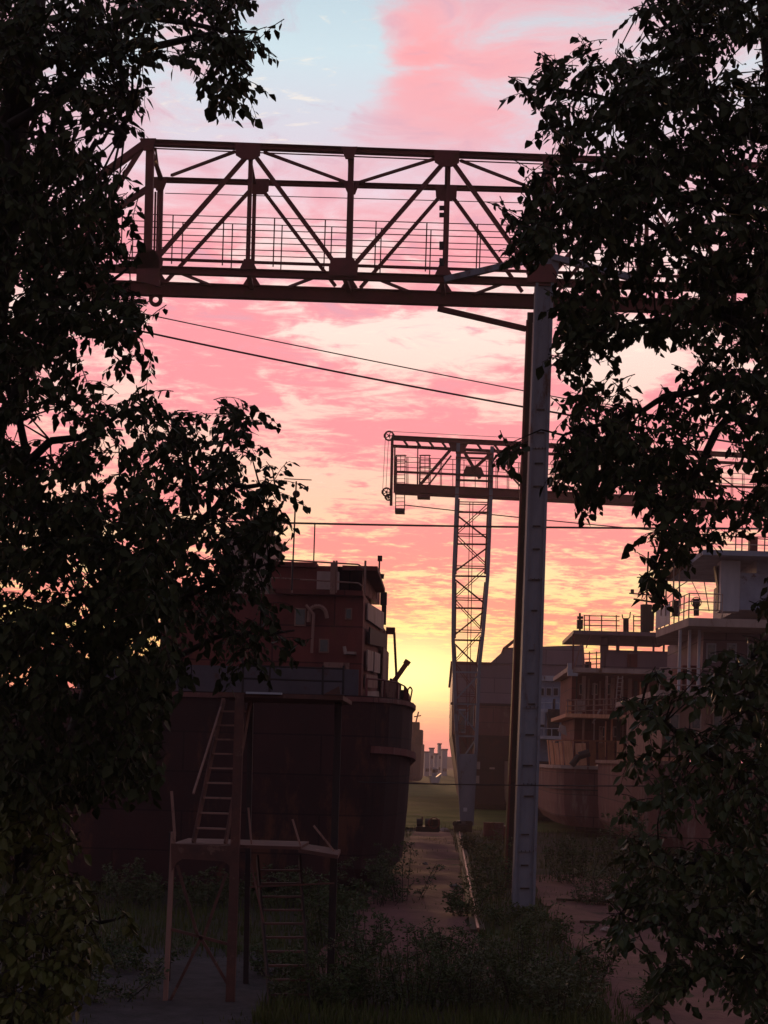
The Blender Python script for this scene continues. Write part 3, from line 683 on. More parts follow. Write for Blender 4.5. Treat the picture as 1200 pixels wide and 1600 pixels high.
# ------------------------------------------------------------------ big grey ship behind the column
def grey_ship():
    o = P(808,1182,118); o.z = 0
    r = emp('ship', o, 'tall grey topped ship with red sides behind the crane column', 'ship')
    D = 118
    def sec(px0, px1, d, t, y0, y1, m, name):
        return one(lambda b: b.fb(px0,y0,px1,y1,d,t), name, m, r)
    # transom stern with slightly raked corners
    b = MB()
    xl, xr = P(706,1100,D).x, P(914,1100,D).x
    def rows(z0, z1, k0, k1, nm, m):
        b = MB(); e = AX*42
        A = Vector((xl+k0,D+k0*.6,z0)); B = Vector((xr-k0,D+k0*.6,z0)); C = Vector((xr-k1,D+k1*.6,z1)); E = Vector((xl+k1,D+k1*.6,z1))
        b.hexa([A,B,B+e,A+e,E,C,C+e,E+e]); return b.build(nm, m, r)
    z = lambda y: P(800,y,D).z
    rows(z(1103), z(1036), .0, .0, 'upper_hull', 'hullgrey')
    rows(z(1150), z(1103), .05, .02, 'middle_hull', 'hullrust')
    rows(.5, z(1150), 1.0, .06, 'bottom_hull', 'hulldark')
    # raised bulwark on the right with a ramp
    one(lambda b: b.prism([P(765,1037,D-.1), P(792,1012,D-.1), P(912,1008,D-.1), P(914,1040,D-.1)], AX*1.2), 'raised_bulwark', 'hullgrey', r)
    one(lambda b: b.prism([P(783,1020,D-.3), P(786,1012,D-.3), P(806,996,D-.3), P(806,1002,D-.3)], AX*.5), 'boom_rest', 'rusty', r)
    one(lambda b: b.fb(704,1034,768,1038,D-.2,40), 'gunwale', 'rusty', r)
    one(lambda b: b.fb(704,1100,915,1104,D-.15,.2), 'rubbing_strake', 'hullred', r)
    for x0, x1, y0, y1 in ((716,728,1108,1145), (730,741,1100,1135)):
        f = one(lambda b: b.fb(x0,y0,x1,y1,D-.12,.1), 'stern_opening', 'bluegrey', r)
        one(lambda b: b.fb(x0+1.5,y0+2,x1-1.5,y1-2,D-.2,.08), 'pane', 'glass', f)
    for x, y in ((742,1190),(765,1199),(741,1212)): one(lambda b: b.fb(x,y,x+8,y+12 if x < 760 else y+3,D-.15,.3), 'fender_patch', 'cream', r)
    props(o, (3,12,22), 3.2, 'keel_block', 'wide timber block under the grey topped ship', 'timber blocks under the grey ship')
grey_ship()

def blue_ship():
    D = 100
    o = P(868,1182,D); o.z = 0
    r = emp('ship', o, 'bluish white ship superstructure with a dark hull between the crane column and the stained stern', 'ship')
    one(lambda b: [b.fb(838,1062,890,1110,D,8)], 'wheelhouse', 'bluegrey', r)
    one(lambda b: b.fb(834,1056,896,1064,D-.4,9), 'wheelhouse_roof', 'white', r)
    for i in range(4):
        f = one(lambda b: b.fb(842+i*11,1074,851+i*11,1088,D-.06,.05), 'window', 'white', r)
        one(lambda b: b.fb(843.2+i*11,1075.5,849.8+i*11,1086.5,D-.1,.04), 'pane', 'glass', f)
    one(lambda b: b.fb(832,1108,900,1113,D-1,10), 'boat_deck', 'white', r)
    one(lambda b: b.fb(836,1113,892,1152,D+.5,10), 'deckhouse', 'bluegrey', r)
    for i in range(3):
        f = one(lambda b: b.fb(842+i*17,1120,852+i*17,1138,D+.44,.05), 'window', 'white', r)
        one(lambda b: b.fb(843.5+i*17,1122,850.5+i*17,1136,D+.4,.04), 'pane', 'glass', f)
    one(lambda b: b.fb(828,1150,902,1155,D-1.5,12), 'main_deck', 'white', r)
    one(lambda b: b.fb(836,1155,895,1190,D,10), 'deckhouse', 'bluegrey', r)
    b = MB()
    for x in (838,850,862,874,886): b.tube(P(x,1098,D-.9), P(x,1109,D-.9), .03, 4); b.tube(P(x,1138,D-1.4), P(x,1151,D-1.4), .03, 4)
    b.tube(P(836,1098,D-.9), P(898,1099,D-.9), .03, 4); b.tube(P(832,1138,D-1.4), P(900,1139,D-1.4), .03, 4); b.build('railing', 'white', r)
    one(lambda b: [b.tube(P(866,1092,D-1), P(864,1150,D-1), .09), b.fb(856,1108,874,1150,D-1.3,.8)], 'winch', 'dark', r)
    one(lambda b: [b.tube(P(847,1112,D-1.2), P(846,1132,D-1.2), .22, 10)], 'life_raft', 'white', r)
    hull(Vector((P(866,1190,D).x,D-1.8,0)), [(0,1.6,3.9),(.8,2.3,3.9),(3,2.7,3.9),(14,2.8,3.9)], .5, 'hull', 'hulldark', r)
    props(o, (1,6), 1.6, 'keel_block', 'timber block under the bluish white ship', 'timber blocks under the bluish ship')
blue_ship()

# ------------------------------------------------------------------ stained ship on the right
def stained_ship():
    D = 80; o = Vector((P(980,1200,D).x+.3, D, 0))
    r = emp('ship', o, 'stained tan ship at right with boarded stern toned sunset orange and see-through wheelhouse', 'ship')
    prof = [(0,2.3,3.75),(.3,3.0,3.75),(.9,3.5,3.75),(2,3.8,3.75),(5,4,3.75),(16,4,3.75)]
    hull(o, prof, .5, 'hull', 'hullrust', r); strake(o, prof, 3.72, r, 'cream', .08, .18, 'rub_rail'); strake(o, prof, 2.55, r, 'dark', -.01, .06, 'waterline_strake')
    # curved bulwark with upright boards
    bp = [o+AX*y+AC*(-hb)+Vector((0,0,3.82)) for (y,hb,zd) in reversed(prof[:5])] + [o+AX*y+AC*(hb)+Vector((0,0,3.82)) for (y,hb,zd) in prof[:5]]
    rr = random.Random(2)
    k = 0
    for p, q in zip(bp[:-1], bp[1:]):
        n = max(1, int((q-p).length/.42)); d = (q-p)/n
        for i in range(n):
            k += 1
            if rr.random() < .12: continue
            a = p+d*i; hgt = 1.25+rr.uniform(-.1,.12); out = Vector((-.05,-.1,0))*0
            c = (a + d*.5); w = d.length*.74
            rk = (c-(o+AX*3)).normalized(); rk.z = 0
            one(lambda b: b.beam(c, c+Vector((0,0,hgt))+rk*.22, w, .05, up=Vector((-d.y, d.x, 0)).normalized()), 'bulwark_board', 'plank' if rr.random() < .75 else 'orange', r)
    b = MB()
    for p, q in zip(bp[:-1], bp[1:]):
        b.beam(p+Vector((0,0,1.3)), q+Vector((0,0,1.3)), .1, .08)
    b.build('bulwark_cap', 'orange', r)
    one(lambda b: [b.tube(P(893,1196,79.3), P(905,1181,79.3), .17, 8), b.tube(P(905,1181,79.3), P(921,1176,79.3), .2, 8)], 'mooring_rope', 'dark', r)
    # tier 1
    one(lambda b: b.fb(897,1120,1060,1196,82,9), 'deckhouse', 'rusthouse', r)
    one(lambda b: [b.fb(884,1117,1062,1123,80.6,11)], 'deck_slab', 'plank', r)
    one(lambda b: b.prism([P(872,1142,80.2), P(886,1150,80.2), P(884,1135,80.2), P(876,1132,80.2)], AX*.3), 'life_buoy_rack', 'cream', r)
    for x in (900, 915, 931, 950): one(lambda b: b.fb(x,1126,x+3,1180,81.9,.08), 'wall_stiffener', 'rusthouse', r)
    for x in (936, 958):
        f = one(lambda b: b.fb(x,1135,x+10,1152,81.9,.08), 'window', 'cream', r); one(lambda b: b.fb(x+2,1137,x+8,1150,81.85,.05), 'pane', 'glass', f)
    one(lambda b: b.beam(P(926,1130,80.8), P(938,1108,80.8), .09), 'hand_pole', 'cream', r)
    rr = random.Random(8)
    for (y0, y1, dd) in ((1053,1118,82.6),(1124,1192,81.7)):
        for x in range(900, 1010, 9):
            if rr.random() < .55: one(lambda b: b.fb(x,y0+rr.randint(0,14),x+rr.choice((2,3,6)),y1-rr.randint(0,22),dd,.1), 'wall_panel', rr.choice(('tan','cream','plank','dark')), r)
    one(lambda b: [b.tube(P(912,1124,81.3),P(910,1192,81.3),.07), b.tube(P(948,1056,81.3),P(947,1117,81.3),.07)], 'drain_pipe', 'tan', r)
    b = MB()
    for dx in (0,7): b.tube(P(966+dx,1056,81),P(960+dx,1118,80.9),.03,4)
    for k in range(9): b.tube(P(966-k*.7,1060+k*6.5,81),P(973-k*.7,1060+k*6.5,81),.025,4)
    b.build('ladder', 'cream', r)
    # tier 2
    one(lambda b: b.fb(893,1052,1060,1120,83,8), 'deckhouse', 'rusthouse', r)
    for x in (905, 925, 945): 
        f = one(lambda b: b.fb(x,1068,x+9,1086,82.9,.08), 'window', 'cream', r); one(lambda b: b.fb(x+1.5,1070,x+7.5,1084,82.85,.05), 'pane', 'glass', f)
    b = MB(); z1 = 80.8
    for y in (1092,1101,1109): b.tube(P(885,y+2,z1), P(972,y,z1), .03, 4)
    for x in range(887, 975, 14): b.tube(P(x,1092,z1), P(x,1118,z1), .035, 4)
    b.build('railing', 'tan', r)
    one(lambda b: b.fb(898,1094,910,1117,80.9,.1), 'railing_board', 'cream', r); one(lambda b: b.fb(884,1096,893,1117,80.9,.1), 'railing_board', 'plank', r)
    one(lambda b: b.fb(886,1045,1062,1052,81.2,10), 'deck_slab', 'cream', r)
    one(lambda b: [b.fb(887,1036,895,1056,81,.2), b.fb(887,1051,903,1056,80.9,.3)], 'side_light_board', 'white', r)
    b = MB()
    for y in (1020,1029,1037): b.tube(P(910,y+1,81.4), P(940,y,81.4), .028, 4)
    for x in (911,921,932): b.tube(P(x,1018,81.4), P(x,1046,81.4), .03, 4)
    b.tube(P(897,1046,81.3), P(908,1005,81.3), .03, 4); b.build('railing', 'tan', r)
    one(lambda b: [b.tube(P(919,1034,81.6), P(919,1046,81.6), .17, 8)], 'capstan', 'dark', r)
    # wheelhouse, open windows front and back
    def wh(d):
        return MB().fb(944,1018,1060,1048,d,.08)
    b = MB(); b.fb(944,1017,1062,1048,86,.08)
    for x0, x1 in ((940,951),(965,968),(993,996)): b.fb(x0,996,x1,1019,86,.1)
    b.build('rear_wall', 'hullgrey', r)
    b = MB(); b.fb(944,1018,1060,1048,82,.08)
    for x0, x1 in ((938,950),(963,967),(991,996),(1020,1023),(1036,1039),(1056,1062)):
        b.fb(x0,994,x1,1019,82,.1)
    b.fb(938,1019,946,1048,82,.1)
    b.build('wheelhouse', 'hullgrey', r)
    one(lambda b: b.fb(980,1022,996,1042,81.9,.08), 'door', 'rusthouse', r)
    one(lambda b: [b.fb(896,987,1062,993,80.8,7.5)], 'wheelhouse_roof', 'hullgrey', r)
    b = MB()
    for x in (896,): b.tube(P(x,990,80.9), P(x-1,1046,80.9), .05, 5)
    b.tube(P(922,993,80.9), P(916,1012,80.9), .03, 4); b.build('roof_stanchion', 'rusty', r)
    b = MB(); z2 = 81.2
    for y in (962,969,977): b.tube(P(912,y,z2), P(968,y+1,z2), .025, 4); b.tube(P(990,y+1,z2), P(1004,y+1,z2), .025, 4)
    for x in (913,921,940,963,990): b.tube(P(x,961,z2), P(x,988,z2), .03, 4)
    b.build('roof_railing', 'rusty', r)
    one(lambda b: [b.fb(902,968,911,982,81,.4), b.tube(P(906,958,81.2), P(906,988,81.2), .06, 5), b.tube(P(902,965,81),P(911,965,81),.08)], 'search_lamp', 'dark', r)
    b = MB(); b.tube(P(978,966,81.5), P(978,988,81.5), .16, 6); b.path([P(972,960,81.5),P(973,966,81.5),P(978,969,81.5),P(984,965,81.5),P(985,956,81.5)], .03, 4); b.build('forked_aerial', 'dark', r)
    b = MB(); b.tube(P(1010,945,82), P(1008,990,82), .32, 8, .25); b.tube(P(1013,862,82), P(1010,945,82), .05, 5); b.tube(P(983,927,82), P(1042,932,82), .035, 4); b.tube(P(990,936,82), P(1028,942,82), .05, 4)
    b.tube(P(988,921,82), P(988,928,82), .1, 6); b.tube(P(1032,924,82), P(1032,931,82), .12, 6); b.tube(P(1013,872,82), P(1013,880,82), .12, 6)
    b.fb(1004,955,1022,985,81.8,.5); b.build('signal_mast', 'dark', r)
    props(o, (2,8), 2.2, 'keel_block', 'timber block under the stained tan ship', 'timber blocks under the tan ship')
stained_ship()

def bridge_ship():
    D = 60; o = Vector((P(1180,1200,D).x, D, 0))
    r = emp('ship', o, 'nearest ship at right, its pale bridge wing and white pillar rising above the foliage', 'ship')
    prof = [(0,2.9,4.1),(.5,3.7,4.1),(1.6,4.1,4.1),(4,4.3,4.1),(18,4.3,4.1)]
    hull(o, prof, .5, 'hull', 'hullrust', r); strake(o, prof, 4.05, r, 'tan', .06, .16)
    one(lambda b: b.fb(1035,1090,1330,1185,61.5,12), 'deckhouse', 'tan', r)
    for i in range(8):
        x = 1046+i*34
        f = one(lambda b: b.fb(x,1115,x+16,1140,61.42,.1), 'window', 'cream', r); one(lambda b: b.fb(x+2.5,1117.5,x+13.5,1137.5,61.36,.06), 'pane', 'glass', f)
    one(lambda b: b.fb(1025,1082,1340,1091,60.5,14), 'deck_slab', 'cream', r)
    one(lambda b: b.fb(1098,985,1330,1084,62.6,10), 'deckhouse', 'hullgrey', r)
    for i in range(7):
        x = 1104+i*32
        f = one(lambda b: b.fb(x,1005,x+15,1035,62.5,.1), 'window', 'white', r); one(lambda b: b.fb(x+2.5,1007.5,x+12.5,1032.5,62.44,.06), 'pane', 'glass', f)
    one(lambda b: [railing([P(1030,1083,60.6), P(1320,1090,60.6)], 1.0, 3, 1.2, .025, b)], 'railing', 'cream', r)
    for x in (1060,1075,1090): one(lambda b: b.fb(x,984,x+4,1083,61.5,.15), 'deck_post', 'white', r)
    one(lambda b: b.fb(1066,1040,1098,1084,64,3), 'companionway', 'rusthouse', r)
    # wing deck, its near corner cut back
    def zz(y, d): return P(1080,y,d).z
    z0 = P(1080,978,60).z; z1 = z0+.32
    c = [P(1025,985,66), P(1076,968,60), P(1340,968,60), P(1340,968,70), P(1028,968,70)]
    b = MB(); b.prism([Vector((p.x,p.y,z0)) for p in c], Vector((0,0,z1-z0))); b.build('bridge_wing', 'cream', r)
    zt = Vector((0,0,0)); q = [Vector((p.x,p.y,z1)) for p in (c[4], c[0], c[1], P(1128,968,60))]
    railing(q, .95, 3, .9, .022).build('railing', 'cream', r)
    # canvas dodger on the railing
    a, e = q[1].copy(), q[1].lerp(q[2], .45); b = MB(); b.prism([a+Vector((-.03,-.03,.05)), e+Vector((-.03,-.03,.05)), e+Vector((-.03,-.03,.9)), a+Vector((-.03,-.03,.8))], Vector((.03,.03,0))); b.build('canvas_dodger', 'white', r)
    b = MB(); arc = [P(1042,935,62),P(1062,916,62),P(1078,906,62),P(1100,907,62),P(1108,955,62)]; b.path(arc, .02, 4); b.path([P(1080,906,62),P(1094,935,62)], .015, 4); b.path([P(1062,916,62),P(1064,955,62)], .02, 4); b.build('awning_hoops', 'cream', r)
    one(lambda b: [b.tube(P(1088,962,61), P(1088,946,61), .11, 8), b.tube(P(1088,946,61), P(1088,936,61), .15, 8), b.ring(P(1088,941,60.9), .2, .03, n=12, t=.03)], 'compass_stand', 'dark', r)
    one(lambda b: [b.fb(1052,938,1062,962,62,.4)], 'chart_box', 'dark', r)
    for x in (1034,1041,1053,1062): one(lambda b: b.tube(P(x,868 if x > 1050 else 905,64), P(x-1,962,64), .035, 5), 'stanchion', 'cream', r)
    # wheelhouse wall: white pillar, roof
    one(lambda b: b.fb(1126,876,1156,955,61,.9), 'pillar', 'white', r)
    one(lambda b: b.prism([P(1117,884,61.4), P(1128,884,61.4), P(1128,955,61.4), P(1122,955,61.4), P(1122,915,61.4)], AX*.4), 'pillar', 'dark', r)
    one(lambda b: [b.fb(1156,897,1330,955,61.2,6), b.fb(1182,876,1330,897,61.2,6)], 'wheelhouse', 'bluegrey', r)
    one(lambda b: [b.fb(1098,862,1340,870,60,9)], 'roof_slab', 'bluegrey', r)
    one(lambda b: [b.fb(1062,868,1340,885,63,6)], 'roof_beam', 'rusthouse', r)
    q = [P(1104,862,60.3), P(1330,868,60.3)]; q[1].z = q[0].z
    railing(q, .95, 3, 1.1, .02).build('railing', 'cream', r)
    one(lambda b: [b.tube(P(1160,818,60.5), P(1159,862,60.5), .025, 4), b.fb(1172,838,1184,862,60.6,.4)], 'roof_locker', 'rusthouse', r)
    props(o, (2,8), 2.2, 'keel_block', 'timber block under the ship nearest on the right', 'timber blocks under the bridge ship')
bridge_ship()

# ------------------------------------------------------------------ stair tower
def stair_tower():
    D = 24.2; o = P(360,1590,D); o.z = 0
    r = emp('stair_tower', o, 'rusty open steel stair tower standing beside the maroon hull', 'stair tower')
    B = lambda nm, p, q, w, h=None, m='rusty', **k: one(lambda b: b.beam(p, q, w, h or w, **k), nm, m, r)
    G = lambda p: Vector((p.x, p.y, 0))
    B('leg', P(271,1300,D), P(257,1592,D), .07, .1, 'tan'); B('leg', P(375,1085,D), P(359,1592,D), .14, .14, 'towerrust')
    B('leg', P(529,1092,25.6), P(515,1572,25.6), .12, .12, 'dark'); B('leg', P(392,1092,26.6), P(384,1545,26.6), .09, .09, 'dark')
    B('leg', P(268,1300,26.4), P(262,1545,26.4), .08, .08, 'dark')
    one(lambda b: b.prism([P(267,1318,D-.06), P(366,1322,D-.06), P(366,1365,D-.06), P(358,1352,D-.06), P(350,1346,D-.06), P(285,1342,D-.06), P(276,1348,D-.06), P(268,1362,D-.06)], Vector((0,.12,0))), 'haunched_beam', 'towerrust', r)
    for a, b_ in (((277,1352),(309,1462)), ((354,1364),(319,1462)), ((314,1466),(262,1572)), ((312,1462),(360,1545)), ((268,1452),(360,1476))):
        B('brace', P(*a,D), P(*b_,D), .045, m='towerrust')
    for a, b_ in (((268,1236),(273,1306)),): B('hand_rail', P(*a,D), P(*b_,D), .04, m='tan')
    # middle landing
    one(lambda b: b.fb(270,1320,470,1325,D+.1,1.5), 'landing', 'towerrust', r)
    one(lambda b: b.prism([P(466,1326,D+.1), P(528,1336,D+.1), P(528,1342,D+.1), P(466,1332,D+.1)], Vector((0,1.5,0))), 'landing', 'towerrust', r)
    # top platform and its railing
    one(lambda b: b.fb(340,1084,536,1091,D,2.4), 'top_platform', 'towerrust', r)
    one(lambda b: b.fb(384,1081.5,440,1084.5,D-.1,.12), 'platform_edge', 'white', r)
    b = MB(); d = D+.1
    for y in (1042,1062): b.tube(P(380,y-2,d), P(538,y+3,d), .016, 5)
    for x in (380,422,505,537): b.tube(P(x,1040,d), P(x-1,1085,d), .018, 5)
    b.tube(P(380,985,d), P(379,1042,d), .018, 5)
    b.build('railing', 'dark', r)
    one(lambda b: b.prism([P(505,1085,D-.05), P(532,1085,D-.05), P(530,1072,D-.05)], Vector((0,.1,0))), 'gusset_plate', 'towerrust', r)
    # upper flight
    def flight(a0, a1, b0, b1, n, m='towerrust', tm='tan', tw=.2):
        fl = one(lambda b: [b.beam(a0, a1, .03, .16), b.beam(b0, b1, .03, .16)], 'stair_flight', m, r)
        for i in range(1, n):
            t = i/n; p = a0.lerp(a1, t); q = b0.lerp(b1, t); f = (a1-a0); f.z = 0; f = f.normalized() if f.length > .01 else AX
            one(lambda b: b.beam(p, q, tw, .028, up=(0,0,1)), 'tread', tm, fl)
    flight(P(302,1318,24.5), P(350,1090,26.2), P(352,1320,24.5), P(392,1090,26.2), 10, 'towerrust', 'tan', .1)
    flight(P(402,1340,25.6), P(424,1600,23.6), P(468,1340,25.6), P(486,1600,23.6), 12, 'dark', 'towerrust', .12)
    for a, b_ in (((388,1262),(393,1320)), ((457,1280),(472,1330)), ((490,1290),(522,1330))): B('hand_rail', P(*a,24.6), P(*b_,24.6), .03, m='tan')
    B('hand_rail', P(390,1386,24.4), P(522,1380,25), .025, m='towerrust')
    B('hand_rail', P(392,1350,24.4), P(412,1442,23.9), .025, m='towerrust'); pass
    B('hand_rail', P(302,1240,24.5), P(345,1105,26), .03, m='tan')
    B('sill', P(256,1590,D), P(362,1592,D), .09, m='towerrust')
stair_tower()

# ------------------------------------------------------------------ cables overhead
def cable(pts, d, rad, label):
    b = MB(); (x0,y0), (x1,y1), sag = pts; n = 24; q = []
    for i in range(n+1):
        t = i/n; q.append(P(x0+(x1-x0)*t, y0+(y1-y0)*t + sag*4*t*(1-t), d[0]+(d[1]-d[0])*t))
    b.path(q, rad, 4); b.build('overhead_cable', 'cable', origin=q[0], label=label, cat='cable', group='cables strung over the yard')
cable(((60,455),(1300,700),6), (52,56), .020, 'upper of the two cables sloping down below the near girder')
cable(((60,482),(1300,715),12), (50,54), .032, 'lower and thicker of the two cables sloping down below the near girder')
cable(((250,812),(1300,826),4), (70,70), .045, 'level dark cable crossing the sky below the far crane arm')
cable(((632,789),(1300,850),4), (84,100), .03, 'faint thin cable leaving the far crane arm to the right')
cable(((560,1222),(1050,1228),2), (36,36), .014, 'low dark cable crossing just above the grass field')

# ------------------------------------------------------------------ yard clutter and far town
def clutter():
    d = gd(665,1300)
    o = P(665,1300,74); o.z = .03; r = emp('winch', o, 'dark old winch with drums standing at the end of the dirt path', 'winch')
    one(lambda b: [b.fb(650,1292,686,1300,74,1.4)], 'base_frame', 'dark', r)
    for x in (655, 668): one(lambda b: b.tube(P(x-4,1287,74.6), P(x+5,1287,74.6), .25, 12), 'drum', 'dark', r)
    one(lambda b: b.ring(P(678,1286,74), .26, .1, n=14), 'gear_wheel', 'rusty', r)
    one(lambda b: b.fb(672,1280,687,1299,74.6,.8), 'motor_housing', 'hullred', r)
    one(lambda b: b.tube(P(660,1276,74.5), P(659,1290,74.5), .05), 'lever', 'tan', r)
    rr = random.Random(9)
    def rock(px, py, s, lab, m='concrete'):
        dd = gd(px, py); b = MB(); c = P(px,py,dd); c.z = s*.3
        n1, n2 = 6, 9; vs = []
        for i in range(n1+1):
            th = math.pi*i/n1
            for j in range(n2):
                ph = 2*math.pi*j/n2; k = s*(.75+.5*rr.random()); vs.append(c+Vector((math.sin(th)*math.cos(ph)*k, math.sin(th)*math.sin(ph)*k, math.cos(th)*k*.6)))
        b.add(vs, [(i*n2+j, i*n2+(j+1) % n2, (i+1)*n2+(j+1) % n2, (i+1)*n2+j) for i in range(n1) for j in range(n2)])
        b.build('concrete_lump', m, origin=c, label=lab, cat='rubble')
    rock(694,1300,.26,'pale lump lying between the winch and the foot of the far crane', 'cream')
    rock(664,1352,.12,'small pale stone lying alone on the dirt path', 'concrete')
    rock(975,1368,.16,'pale stone on the far edge of the path right of the column', 'cream')
    rock(712,1390,.2,'stone lying at the right edge of the dirt path', 'concrete')
    rock(946,1455,.12,'small pale stone near the middle of the path right of the column', 'cream')
    for i, (px, lab) in enumerate(((764,'rusty drum standing left beside another drum by the far crane foot'), (778,'rusty drum standing right beside another drum by the far crane foot'))):
        dd = 76; c = P(px,1300,dd); c.z = .03; r = emp('oil_drum', c, lab, 'drum', 'rusty drums by the far crane')
        one(lambda b: b.tube(c, c+Vector((0,0,.85)), .28, 16), 'drum_body', 'hullrust' if i else 'rusthouse', r)
        one(lambda b: [b.ring(c+Vector((0,0,z)), .285, .03, 'z', 16, .03) for z in (.05,.3,.58,.84)], 'rim', 'rusthouse', r)
    c = P(786,1299,77); c.z = .03; r = emp('crate', c, 'low rusty box behind the two drums', 'crate')
    one(lambda b: b.box((c.x,c.y,c.z), (c.x+.9,c.y+.8,c.z+.6)), 'box_body', 'rusthouse', r); one(lambda b: b.box((c.x-.03,c.y-.03,c.z+.602), (c.x+.93,c.y+.83,c.z+.66)), 'lid', 'tan', r)
    for i, (x, d0, x2, d2, lab) in enumerate(((5.0,43.5,7.6,42.8,'weathered plank lying across the far end of the right hand path'), (4.9,37.6,7.0,37.3,'second weathered plank lying across the right hand path nearer the column foot'))):
        b = MB(); b.beam((x,d0,.1), (x2,d2,.1), .16, .06); b.build('plank', 'wood', origin=(x,d0,.1), label=lab, cat='plank')
    # town beyond the field
    rr = random.Random(4)
    T = ((664,671,1176,330,'low grey house at the left end of the far town'), (672,678,1170,360,'pale tall house, second from the left in the far town'), (679,684,1179,320,'small house in the middle of the far town'), (685,689,1163,385,'tallest pale block in the far town'), (691,699,1172,345,'wide pale house at the right end of the far town'))
    for (x0,x1,y0,d,lab) in T:
        c = P((x0+x1)/2,1182,d); c.z = 0; r = emp('house', c, lab, 'house', 'houses of the far town')
        xa, xb = P(x0,1180,d).x, P(x1,1180,d).x; zt = P(x0,y0,d).z
        one(lambda b: b.box((xa,d,0), (xb,d+8,zt)), 'wall', 'city', r)
        one(lambda b: b.box((xa-.15,d-.15,zt+.003), (xb+.15,d+8.15,zt+.3)), 'roof', 'roof', r)
        for k in range(2):
            for j in range(max(1, int(zt/3))):
                wx = xa+(xb-xa)*(.25+.4*k); wz = 1+j*2.8
                if wz+1.2 > zt: continue
                one(lambda b: b.box((wx,d-.05,wz), (wx+.35,d+.02,wz+.7)), 'window', 'glass', r)
    c = P(680,1196,240); c.z = 0; r = emp('boat', c, 'small white boat lying at the far end of the grass field', 'boat')
    w = lambda px: P(px,1196,240).x
    b = MB(); b.prism([Vector((w(672),240,1.2)), Vector((w(674),240,.1)), Vector((w(687),240,.1)), Vector((w(690),240,1.6)), Vector((w(683),240,1.0))], Vector((0,5,0))); b.build('hull', 'white', r)
    b = MB(); b.box((w(675.5),240.6,1.05),(w(682),243.5,2.5)); b.build('cabin', 'white', r)
    b = MB(); b.box((w(676.2),240.5,1.7),(w(681.4),240.58,2.2)); b.build('window', 'glass', r)
clutter()

# ------------------------------------------------------------------ vegetation
UPV = Vector((0,0,1))
def twig(b, tb, c, rnd, L, leafL, n, droop, out):
    """pinnate drooping shoot with n leaves, centred near c"""
    a = rnd.uniform(0, 6.283); d = Vector((math.cos(a), math.sin(a)*.8, rnd.uniform(-.3,.35))) + out*rnd.uniform(.2,.9); d.normalize()
    p = c - d*L*.5; pts = [p.copy()]; k = 5
    for i in range(k):
        d = (d + Vector((0,0,-droop))*.3).normalized(); p = p + d*L/k; pts.append(p.copy())
    tb.path(pts, .0035, 3, .0015)
    for i in range(n):
        t = (i+.6)/n; s = t*k; j = min(k-1, int(s)); q = pts[j].lerp(pts[j+1], s-j); ax = (pts[j+1]-pts[j]).normalized()
        side = ax.cross(UPV)
        if side.length < .1: side = Vector((1,0,0))
        side.normalize(); sg = -1 if i % 2 else 1
        dd = (ax*rnd.uniform(.2,.7) + side*sg*rnd.uniform(.3,.9) + Vector((rnd.uniform(-.3,.3), rnd.uniform(-.3,.3), -droop*rnd.uniform(.5,1.5)))).normalized()
        nn = Vector((rnd.uniform(-.8,.8), rnd.uniform(-1.2,.4), rnd.uniform(.0,1))).normalized()
        if abs(nn.dot(dd)) > .9: nn = side
        l = leafL*rnd.uniform(.5,1.35); q2 = q + dd*l*.25; tb.tube(q, q2, .0015, 3)
        leafquads(b, q2, dd, nn, l, l*rnd.uniform(.5,.72), rnd.uniform(.05,.3))
